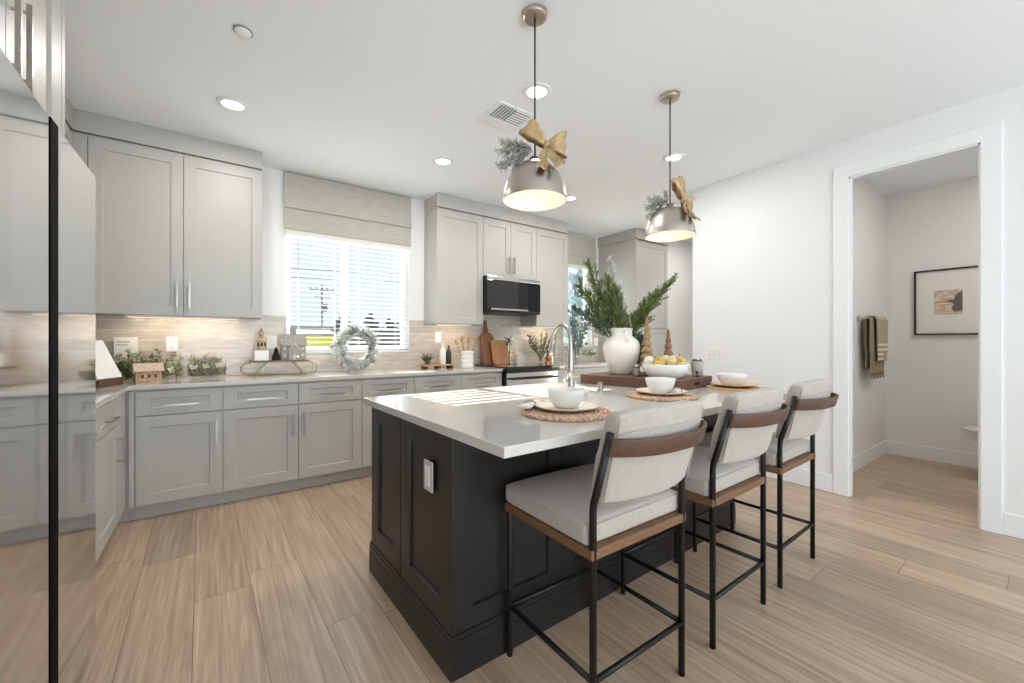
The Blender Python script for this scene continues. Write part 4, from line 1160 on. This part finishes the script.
# frosted wreath
t = thing('frosted_wreath', 'frosted evergreen wreath leaning in front of the window', 'wreath', (1.095, 4.12, ZC + .232))
rnd = random.Random(31)
WF = mat('wreath_frost', 'E3E5E0', .85, noise=.2, nscale=70); WG = mat('wreath_green', '98A096', .85, noise=.3, nscale=70)
R = .148
MB().tube([(R * math.cos(2 * math.pi * k / 40), 0, R * math.sin(2 * math.pi * k / 40)) for k in range(41)], .012, 8, caps=False).build('ring', STEMM, t)
for g, (m, n_) in enumerate(((WF, 380), (WG, 110))):
    b = MB()
    for k in range(n_):
        a = rnd.uniform(0, 2 * math.pi); c = Vector((math.cos(a), 0, math.sin(a))); tg = Vector((-math.sin(a), 0, math.cos(a)))
        rad = rnd.uniform(-.95, 1.0)
        if a > math.pi and rad < 0: rad *= .9
        d = c * rad + tg * .8 + Vector((0, rnd.uniform(-.8, .35), 0))
        ln = rnd.uniform(.06, .115) if rad > 0 else .07
        if abs(math.cos(a)) < .35 and math.sin(a) > 0: ln *= 1.25
        fir_twig(b, c * R, d, ln, rnd, .024, 520, curve=(0, 0, 0), wd=.0065, stem_mi=0)
    b.v = [(x, min(max(y, -.12), .13), max(z, -.228)) for x, y, z in b.v]
    b.build('needles', m, t)

# small riser tray with bottles
t = thing('footed_wood_tray', 'low footed wooden tray holding a plant and two bottles', 'tray', (1.955, 4.12, ZC))
MB().box(-.175, .175, -.06, .06, .028, .044).build('deck', TANW, t, bevel=.001)
for s_ in (-.15, 0, .15): MB().box(s_ - .016, s_ + .016, -.055, .055, 0, .0278).build('foot', mat('dark_foot', '4A372A', .7), t)
ZY = ZC + .044
t = thing('potted_greens', 'small dark green plant at the left of the footed wooden tray', 'potted plant', (1.84, 4.12, ZY))
MB().lathe([(0, 0), (.028, 0), (.034, .035), (.030, .035), (0, .03)], seg=20).build('pot', mat('brown_pot', '7B6450', .7), t, smooth=True)
b = MB(); rnd = random.Random(41)
for k in range(40):
    a = rnd.uniform(0, 6.28); el = rnd.uniform(.05, 1.4); fir_twig(b, (0, 0, .03), (math.cos(a) * math.cos(el), .8 * math.sin(a) * math.cos(el), math.sin(el)), rnd.uniform(.06, .105), rnd, .016, 380, curve=(0, 0, .1), wd=.005)
b.v = [(x, y, max(z, .006)) for x, y, z in b.v]
b.build('foliage', [mat('deep_green', '4A5A3B', .7, noise=.4, nscale=50), STEMM], t)


def bottle(name, x, y, z, r, h, m, label, capm=None):
    t = thing(name, label, 'bottle', (x, y, z))
    MB().lathe([(0, 0), (r, 0), (r, h * .62), (r * .8, h * .72), (r * .4, h * .80), (r * .36, h * .92), (0, h * .92)], seg=24).build('body', m, t, smooth=True, bevel=.001)
    MB().lathe([(0, h * .921), (r * .42, h * .921), (r * .42, h), (0, h)], seg=16).build('cap', capm or m, t, smooth=False)
    return t


bottle('tall_white_bottle', 2.015, 4.115, ZY, .034, .235, WHITEC, 'tall white ceramic bottle on the footed wooden tray')
bottle('dark_green_bottle', 2.092, 4.12, ZY, .030, .205, mat('dark_green_glass', '26302C', .15), 'dark green bottle at the right end of the footed wooden tray')
t = thing('wooden_pepper_mill', 'small wooden mill between the plant and the white bottle', 'mill', (1.935, 4.09, ZY))
MB().lathe([(0, 0), (.016, 0), (.014, .02), (.010, .035), (.014, .05), (.012, .06), (0, .062)], seg=18).build('body', TANW, t, smooth=True)
MB().blob((0, 0, .072), .0105, 10).build('knob', TANW, t, smooth=True)

# utensil crock with separate spoons
cx, cy = 2.27, 4.02
o = MB().lathe([(0, 0), (.062, 0), (.072, .012), (.072, .035), (.064, .047), (.072, .060), (.072, .083), (.064, .095), (.072, .108), (.072, .131), (.064, .143), (.072, .156), (.073, .182), (.070, .188), (.064, .184), (.062, .15), (.060, .02), (0, .015)], seg=40).build('utensil_crock', WHITEC, None, smooth=True)
o.location = (cx, cy, ZC); tag(o, 'ribbed white utensil crock left of the range', 'crock')
for k, (a, lean, nm) in enumerate(((3.3, .34, 'leaning farthest left'), (2.6, .24, 'second from the left'), (3.6, .2, 'third from the left'), (4.6, .10, 'upright in the middle'), (1.2, .14, 'third from the right'), (5.7, .22, 'second from the right'), (.35, .30, 'leaning farthest right'))):
    t = thing('wooden_spoon', 'wooden spoon in the white crock, ' + nm, 'spoon', (cx, cy, ZC + .02), group='wooden spoons in the crock')
    d = Vector((math.cos(a) * lean, math.sin(a) * lean * .7, 1)).normalized(); st = Vector((-.030 + .010 * k, .014 * (-1) ** k, 0)); d = Vector(((k - 3) * .115, .05 * (-1) ** k, 1)).normalized(); L_ = .305 + .012 * (k % 3)
    MB().tube([st, st + d * (L_ - .06), st + d * (L_ - .045)], .0042, 8).build('handle', TANW, t, smooth=True)
    q = st + d * (L_ - .02); sd = Vector((0, 1, 0)).cross(d)
    b = MB().blob((0, 0, 0), .02, 14, squash=(1, .35, 1.55)); b.xform(Matrix.Translation(q) @ Vector((0, 0, 1)).rotation_difference(d).to_matrix().to_4x4()); b.build('spoon_head', TANW, t, smooth=True)


# cutting boards leaning on the tiles
def board(label, x, y, z, w_, h, r, m, handle=True, rz=0, lean=10, th=.018):
    pts = []; hw = w_ / 2
    if handle:
        for k in range(6): a = k / 5 * math.pi / 2; pts.append((hw - r + r * math.sin(a) if False else hw - r + r * math.cos(a), h - r + r * math.sin(a)))
        pts = [(hw, .01)] + pts; pts += [(.028, h + .035), (.018, h + .06), (.018, h + .135), (.012, h + .15), (-.012, h + .15), (-.018, h + .135), (-.018, h + .06), (-.028, h + .035)]
        pts += [(-(hw - r) - r * math.sin(k / 5 * math.pi / 2), h - r + r * math.cos(k / 5 * math.pi / 2)) for k in range(6)] + [(-hw, .01), (-hw + .01, 0), (hw - .01, 0)]
    else: pts = [(hw, .02), (hw, h - .02), (hw - .02, h), (-hw + .02, h), (-hw, h - .02), (-hw, .02), (-hw + .02, 0), (hw - .02, 0)]
    o = MB().prism_y(pts[::-1], -th / 2, th / 2).build('cutting_board', m, None, bevel=.003)
    o.location = (x, y, z); o.rotation_euler = (math.radians(-lean), 0, math.radians(rz)); return tag(o, label, 'cutting board')


board('tall walnut paddle cutting board leaning beside the range', 2.67, 4.185, .9315, .19, .39, .08, mat('walnut_board', '8A5A3D', .5, noise=.3, nscale=12, stretch=(14, 14, 1.5)), lean=10)
board('wide tan cutting board leaning in front of the paddle board', 2.815, 4.135, .9315, .24, .30, .03, mat('oak_board', 'B98458', .5, noise=.3, nscale=12, stretch=(14, 14, 1.5)), handle=True and False, lean=13, th=.02)
# hanging sprig of greenery with two bells on the tan board
t = thing('bell_ornament', 'small greenery sprig with two brass bells hanging over the tan cutting board', 'ornament', (2.90, 4.045, .9315))
b = MB(); rnd = random.Random(51)
for k in range(12): fir_twig(b, (-.02, .025, .30), (rnd.uniform(-1, .6), rnd.uniform(-.4, .05), rnd.uniform(-1.2, .5)), .09, rnd, .02, 350, curve=(0, 0, -.3), wd=.005)
b.v = [(x, min(y, .03), z) for x, y, z in b.v]
b.build('sprig', [CEDAR2, STEMM], t)
MB().tube([(-.02, .02, .30), (-.005, .01, .22), (0, 0, .17)], .002, 6).tube([(-.02, .02, .30), (.02, .01, .22), (.045, 0, .17)], .002, 6).build('cord', STEMM, t)
for x in (-.012, .045): MB().lathe([(.024, .115), (.020, .125), (.016, .15), (.008, .165), (0, .168)], (x, 0, 0), 18).build('bell', mat('brass', 'C9A06A', .3, .9), t, smooth=True)
MB().tube([(-.03, .0, .003), (-.03, .012, .30), (-.02, .02, .31)], .0035, 6).build('stand', BLACKM, t); MB().box(-.05, .03, -.02, .02, 0, .004).build('stand_foot', BLACKM, t)

t = thing('glass_of_greens', 'clear glass vase with olive green sprigs right of the range', 'vase', (3.44, 4.14, ZC))
MB().lathe([(0, 0), (.035, 0), (.038, .005), (.034, .09), (.040, .15), (.038, .15), (.032, .09), (.034, .01), (0, .01)], seg=24).build('body', GLASS, t, smooth=True)
b = MB(); rnd = random.Random(61)
for k in range(26):
    a = rnd.uniform(0, 6.28); el = rnd.uniform(.75, 1.5); fir_twig(b, (0, 0, .02 + .1 * 0), (math.cos(a) * math.cos(el) * 1.1, .3 * math.sin(a) * math.cos(el), math.sin(el)), rnd.uniform(.30, .43), rnd, .028, 170, curve=(.1 * math.cos(a), 0, 0), wd=.011)
b.v = [(x * (1 if z > .16 else .25 + .75 * max(0, (z - .02) / .16)), max(-.1, min(.13, y)) * (1 if z > .16 else .3), max(z, .012)) for x, y, z in b.v]
b.build('sprigs', [mat('olive_green', '70734A', .7, noise=.4, nscale=40), STEMM], t)
t = thing('copper_canister', 'small copper and black canister beside the glass of greens', 'canister', (3.385, 3.93, ZC))
MB().lathe([(0, 0), (.045, 0), (.047, .008), (.045, .03), (.030, .034), (.028, .06), (.040, .066), (.040, .1), (.034, .11), (0, .112)], seg=24).build('body', mat('copper', 'B5714F', .35, .7), t, smooth=True)
MB().lathe([(0, .1125), (.02, .1125), (.022, .13), (.018, .14), (.022, .165), (.016, .18), (0, .182)], seg=20).build('grinder_top', BLACKM, t, smooth=True)
for i, (x, h) in enumerate(((3.60, .13), (3.75, .16))):
    t = thing('drinking_glass', ['short clear drinking glass right of the copper canister', 'taller clear drinking glass in front of the corner window'][i], 'glass', (x, 4.10, ZC))
    MB().lathe([(0, 0), (.032, 0), (.038, h), (.036, h), (.030, .008), (0, .008)], seg=24).build('cup', GLASS, t, smooth=True)
t = thing('eucalyptus_vase', 'glass vase with silvery eucalyptus stems and white flowers in front of the corner window', 'vase', (4.05, 4.12, ZC))
MB().lathe([(0, 0), (.04, 0), (.05, .01), (.06, .08), (.045, .15), (.03, .19), (.036, .21), (.034, .21), (.028, .19), (.043, .15), (.056, .08), (.04, .012), (0, .01)], seg=28).build('body', GLASS, t, smooth=True)
rnd = random.Random(71); EU = mat('eucalyptus', '5F6E70', .7, noise=.3, nscale=40)
for k in range(9):
    b = MB(); d = Vector((rnd.uniform(-.42, .38), rnd.uniform(-.25, .0), 1)).normalized(); ln = rnd.uniform(.5, .8); pts = [Vector((0, 0, .02)) + d * ln * j / 9 + Vector((d.x * .12 * (j / 9) ** 2, 0, 0)) for j in range(10)]
    b.tube(pts, .002, 6, mi=1)
    for j in range(3, 10):
        for s_ in (-1, 1):
            e_ = Vector((s_ * .8, rnd.uniform(-.5, .3), rnd.uniform(-.2, .7))); b.blade(pts[j], e_, .058, .045, nrm=(rnd.uniform(-.3, .3), 1, rnd.uniform(-.3, .3)))
    b.v = [(x, min(y, .07), z) for x, y, z in b.v]
    b.build('eucalyptus_stem', [EU, STEMM], t)
for k in range(6):
    x, y, z = rnd.uniform(-.18, .16), rnd.uniform(-.1, -.02), rnd.uniform(.34, .62); b = MB()
    for j in range(14): b.blade((x, y, z), (rnd.uniform(-1, 1), rnd.uniform(-1, .2), rnd.uniform(-1, 1)), .045, .032)
    b.blob((x, y, z), .018, 8); b.tube([(x, y, z), (0, 0, .03)], .0015, 5); b.build('white_flower', FLW, t)
t = thing('glass_footed_bowl', 'clear footed glass bowl with green sprigs beside the corner window', 'bowl', (4.22, 4.02, ZC))
MB().lathe([(0, 0), (.045, 0), (.045, .004), (.008, .01), (.007, .06), (.04, .075), (.095, .13), (.105, .19), (.102, .19), (.092, .133), (.038, .079), (0, .07)], seg=32).build('body', GLASS, t, smooth=True)
b = MB()
for k in range(26): fir_twig(b, (rnd.uniform(-.04, .04), rnd.uniform(-.03, .03), .10), (rnd.uniform(-1, 1), rnd.uniform(-.6, .6), rnd.uniform(.1, 1)), .08, rnd, .022, 240, wd=.008)
b.build('sprigs', [CEDAR, STEMM], t)

# ------------------------------------------------------------------ powder room
PY = 1.25
t = thing('towel_bar', 'small satin nickel towel bar on the powder room wall', 'towel bar', (5.15, PY, 1.425))
for x in (-.22, .26): MB().tube([(x, -.0005, 0), (x, -.008, 0)], .024, 16).tube([(x, -.008, 0), (x, -.07, 0)], .008, 10).build('post', NICKEL, t)
MB().tube([(-.235, -.07, 0), (.275, -.07, 0)], .0075, 12).build('bar', NICKEL, t, smooth=True)


def towel(x0, x1, zt, zf, zb, yoff, m, label, folds, name='hand_towel', stripes=None, fr=True):
    t = thing(name, label, 'towel', ((x0 + x1) / 2, PY - .07, zt)); w2 = (x1 - x0) / 2; b = MB(); N = 26; th = .010
    prof = [(-yoff, zf - zt), (-yoff, -.02), (-yoff * .7, .004 + yoff * .3), (0, .010 + yoff * .35), (yoff * .7, .004 + yoff * .3), (yoff, -.02), (yoff, zb - zt)]
    P_ = []
    for (a, c), (a2, c2) in zip(prof, prof[1:]):
        n = max(1, int(abs(c2 - c) / .05))
        for k in range(n): P_.append((a + (a2 - a) * k / n, c + (c2 - c) * k / n))
    P_.append(prof[-1]); M_ = len(P_); vs = []
    for i in range(N + 1):
        u = i / N * 2 - 1
        for (yy, zz) in P_:
            amp = min(1, abs(zz) * 5); vs.append((u * w2 * (1 - .12 * amp * (1 if zz < -.3 else 0)), yy + (.008 * math.sin(u * folds * 3.1) * amp if yy < 0 else .003 * math.sin(u * folds * 3.1) * amp), zz))
    fs = [(i * M_ + k, i * M_ + k + 1, (i + 1) * M_ + k + 1, (i + 1) * M_ + k) for i in range(N) for k in range(M_ - 1)]
    b.add(vs, fs); o = b.build('cloth', m, t, smooth=True); s_ = o.modifiers.new('solid', 'SOLIDIFY'); s_.thickness = th; s_.offset = 0
    if stripes:
        for z in stripes:
            q = MB(); vs = []
            for i in range(N + 1):
                u = i / N * 2 - 1; yy = -yoff + .008 * math.sin(u * folds * 3.1) * min(1, abs(z - zt) * 5) - th / 2 - .0015
                vs += [(u * w2, yy, z - zt), (u * w2, yy, z - zt + .022)]
            q.add(vs, [(2 * i, 2 * i + 1, 2 * i + 3, 2 * i + 2) for i in range(N)]); q.build('stripe', mat('towel_cream_stripe', 'E2D9CB', .95), t, smooth=True)
    if fr:
        q = MB()
        for i in range(40):
            u = i / 39 * 2 - 1; yy = -yoff + .008 * math.sin(u * folds * 3.1)
            q.tube([(u * w2 * .96, yy, zf - zt), (u * w2 * .96 + .002, yy - .003, zf - zt - .028)], .0028, 5)
        q.build('fringe', m, t)
    return t


TW = mat('olive_towel', '9A8C74', .98, noise=.15, nscale=80, bump=.4, bscale=300); TWL = mat('light_olive_towel', 'B0A48B', .98, noise=.12, nscale=80, bump=.4, bscale=300)
towel(4.955, 5.395, 1.425, .88, .95, .018, TW, 'long olive towel with fringe on the powder room bar', 4)
towel(5.03, 5.38, 1.425, 1.02, 1.12, .050, TWL, 'shorter light olive towel with cream stripes layered over the olive towel', 3, stripes=(1.03, 1.075, 1.12, 1.165), fr=False)

t = thing('framed_picture', 'large thin black framed picture of a small coastal photo on the powder room wall', 'picture', (5.87, .605, 1.60), -90)
w2, h2 = .416, .327
b = MB().box(-w2, w2, -.028, -.001, h2 - .014, h2).box(-w2, w2, -.028, -.001, -h2, -h2 + .014).box(-w2, -w2 + .014, -.028, -.001, -h2 + .014, h2 - .014).box(w2 - .014, w2, -.028, -.001, -h2 + .014, h2 - .014)
b.build('frame', mat('black_frame', '17140F', .4), t)
MB().box(-w2 + .0142, w2 - .0142, -.012, -.004, -h2 + .0142, h2 - .0142).build('mat_board', mat('mat_white', 'E9E6E1', .7), t)


def coast():
    m = bpy.data.materials.new('coast_print'); m.use_nodes = True; nt = m.node_tree; bs = nt.nodes['Principled BSDF']; L = nt.links.new
    tc = nt.nodes.new('ShaderNodeTexCoord'); n = nt.nodes.new('ShaderNodeTexNoise'); n.inputs['Scale'].default_value = 22; n.inputs['Detail'].default_value = 6
    mp = nt.nodes.new('ShaderNodeMapping'); mp.inputs['Scale'].default_value = (1, 1, 2.2); L(tc.outputs['Object'], mp.inputs[0]); L(mp.outputs[0], n.inputs[0])
    r = nt.nodes.new('ShaderNodeValToRGB'); e = r.color_ramp.elements; e[0].position = .35; e[0].color = lin('B89C8C'); e[1].position = .62; e[1].color = lin('E2CDBF'); L(n.outputs[0], r.inputs[0]); L(r.outputs[0], bs.inputs['Base Color']); bs.inputs['Roughness'].default_value = .5
    return m


MB().box(-.272, -.076, -.0135, -.0122, -.125, .115).build('print', coast(), t)
MB().prism_y([(-.13, -.10), (-.0775, -.09), (-.0775, .10), (-.10, .085), (-.125, .06), (-.135, .02), (-.17, .015), (-.19, -.005), (-.15, -.01), (-.135, -.03), (-.155, -.07)], -.0142, -.0136).build('print_cliff', mat('cliff_brown', '6E5E57', .6, noise=.5, nscale=60), t)
MB().prism_y([(-.27, -.003), (-.19, .004), (-.19, -.004), (-.27, -.008)], -.0142, -.0136).build('print_shoreline', mat('shore_grey', '8E7F78', .6), t)

# toilet: faces +y, tank on the right hand wall
t = thing('toilet', 'white toilet just inside the powder room, mostly hidden by the door jamb', 'toilet', (5.43, -.135, 0))
b = MB(); vs = []; fs = []; lv = [(0, .11, .36, .30), (.05, .10, .34, .30), (.15, .09, .29, .30), (.25, .12, .24, .36), (.33, .165, .30, .40), (.39, .185, .34, .42), (.40, .18, .335, .42)]
N = 28
for z, hw_, fr_, yc in lv:
    for k in range(N):
        a = 2 * math.pi * k / N; s_ = math.sin(a); vs.append((hw_ * math.cos(a), yc + (fr_ if s_ > 0 else fr_ * .75) * s_, z))
for i in range(len(lv) - 1):
    for k in range(N): fs.append((i * N + k, i * N + (k + 1) % N, (i + 1) * N + (k + 1) % N, (i + 1) * N + k))
fs += [tuple(range(N)), tuple((len(lv) - 1) * N + k for k in range(N - 1, -1, -1))]
b.add(vs, fs); b.build('bowl', WHITEC, t, smooth=True)
for z, nm in ((.402, 'seat'), (.424, 'lid')):
    b = MB(); vs = []
    for zz in (z, z + .018):
        for k in range(N): a = 2 * math.pi * k / N; s_ = math.sin(a); vs.append((.188 * math.cos(a), .42 + (.345 if s_ > 0 else .24) * s_, zz))
    b.add(vs, [tuple(range(N)), tuple(range(2 * N - 1, N - 1, -1))] + [(k, (k + 1) % N, N + (k + 1) % N, N + k) for k in range(N)]); b.build(nm, WHITEC, t, bevel=.005)
MB().box(-.21, .21, -.03, .15, .40, .76).build('tank', WHITEC, t, bevel=.015, seg=3)
MB().box(-.22, .22, -.035, .16, .761, .79).build('tank_lid', WHITEC, t, bevel=.006)
MB().tube([(-.16, .16, .70), (-.10, .165, .70)], .006, 8).build('flush_lever', NICKEL, t)
t = thing('powder_room_fill', 'unseen recessed light added to brighten the powder room', 'ceiling light', (4.95, .02, CEIL))  # lamp added out of view to light the powder room
MB().lathe([(0, -.006), (.07, -.006), (.08, -.001), (0, -.001)], seg=30).build('diffuser', LAMP, t)
l = light('powder_fill', 'AREA', (0, 0, -.014), 10, (1, .96, .90), .16, None, (0, 0, -1), shape='DISK'); l.parent = t

# ------------------------------------------------------------------ outdoors
struct('ground', MB().box(-60, 120, 4.6, 160, -.4, -.35), mat('dry_ground', 'A9A596', .95, noise=.2, nscale=.6))
PD = mat('pole_wood', '6B675F', .9)
t = thing('utility_pole', 'distant wooden utility pole seen through the left half of the window', 'utility pole', (5.75, 30, -.36))
MB().tube([(0, 0, 0), (0, 0, 5.4)], [.07, .05], 10).build('pole', PD, t)
MB().box(-.75, .75, -.05, .05, 5.0, 5.05).build('crossarm', PD, t); MB().box(-.5, .5, -.05, .05, 4.57, 4.61).build('crossarm', PD, t)
for x in (-.7, -.35, .35, .7): MB().cyl(x, 0, 5.08, 5.22, .035, 8).build('insulator', PD, t)
MB().cyl(.2, 0, 3.6, 4.1, .14, 12).build('transformer', PD, t)
for i, (z0, z1, zz) in enumerate(((5.75, 7.6, 0), (5.35, 6.9, .3))):
    o = MB().tube([(-14 + 42 * k / 20, 30.3 + zz, z0 - .36 + (z1 - z0) * k / 20 - .5 * math.sin(math.pi * k / 20) + .3) for k in range(21)], .022, 6).build('power_line', PD, None)
    tag(o, ['upper dark power line crossing behind the window blinds', 'lower dark power line crossing behind the window blinds'][i], 'power line')
t = thing('yellow_shed', 'distant yellow building low behind the left half of the window', 'building', (3.6, 25, -.36))
MB().box(-2.8, 1.8, 0, 3, 0, 1.9).build('walls', mat('yellow_paint', 'D9CE4E', .7), t)
MB().prism_x([(-.2, 1.9), (3.2, 1.9), (3.2, 2.0), (1.5, 2.25), (-.2, 2.0)], -2.9, 1.9).build('roof', mat('grey_roof', '7B7E80', .8), t)
rnd = random.Random(81)


def bush(x, y, r, h, label, seed, m=CEDAR2):
    t = thing('distant_tree', label, 'tree', (x, y, -.36), group='distant trees outside the windows'); rn = random.Random(seed)
    MB().tube([(0, 0, 0), (0, 0, h * .6)], .12, 8).build('trunk', STEMM, t)
    b = MB()
    for k in range(700):
        a, e_ = rn.uniform(0, 6.28), rn.uniform(-1.2, 1.5); q = rn.uniform(.6, 1) * (1 + .25 * math.sin(3 * a + seed))
        b.blade((r * q * math.cos(a) * math.cos(e_), r * q * math.sin(a) * math.cos(e_), h * .55 + h * .45 * q * math.sin(e_)), (rn.uniform(-1, 1), rn.uniform(-1, 1), rn.uniform(-.5, 1)), .5, .42)
    b.build('foliage', m, t)
    return t


bush(13.4, 44.5, .7, 3.9, 'small distant tree low behind the right half of the wide window', 1)
bush(15.6, 44.6, .7, 3.6, 'low distant tree at the right edge of the wide window', 2)
bush(10.6, 45, .7, 3.9, 'small distant tree behind the top of the wreath', 3)
bush(12.9, 12.6, .9, 4.6, 'blue green tree seen through the corner window', 4, mat('pale_blue_green', 'AABBC0', .8, noise=.2, nscale=3))
t = thing('grey_fence', 'low grey fence line far behind the wide window', 'fence', (2, 42, -.36))
MB().box(-2, 26, 0, .15, 0, 3.0).build('panel', mat('fence_grey', '6E7174', .9, noise=.3, nscale=2), t)
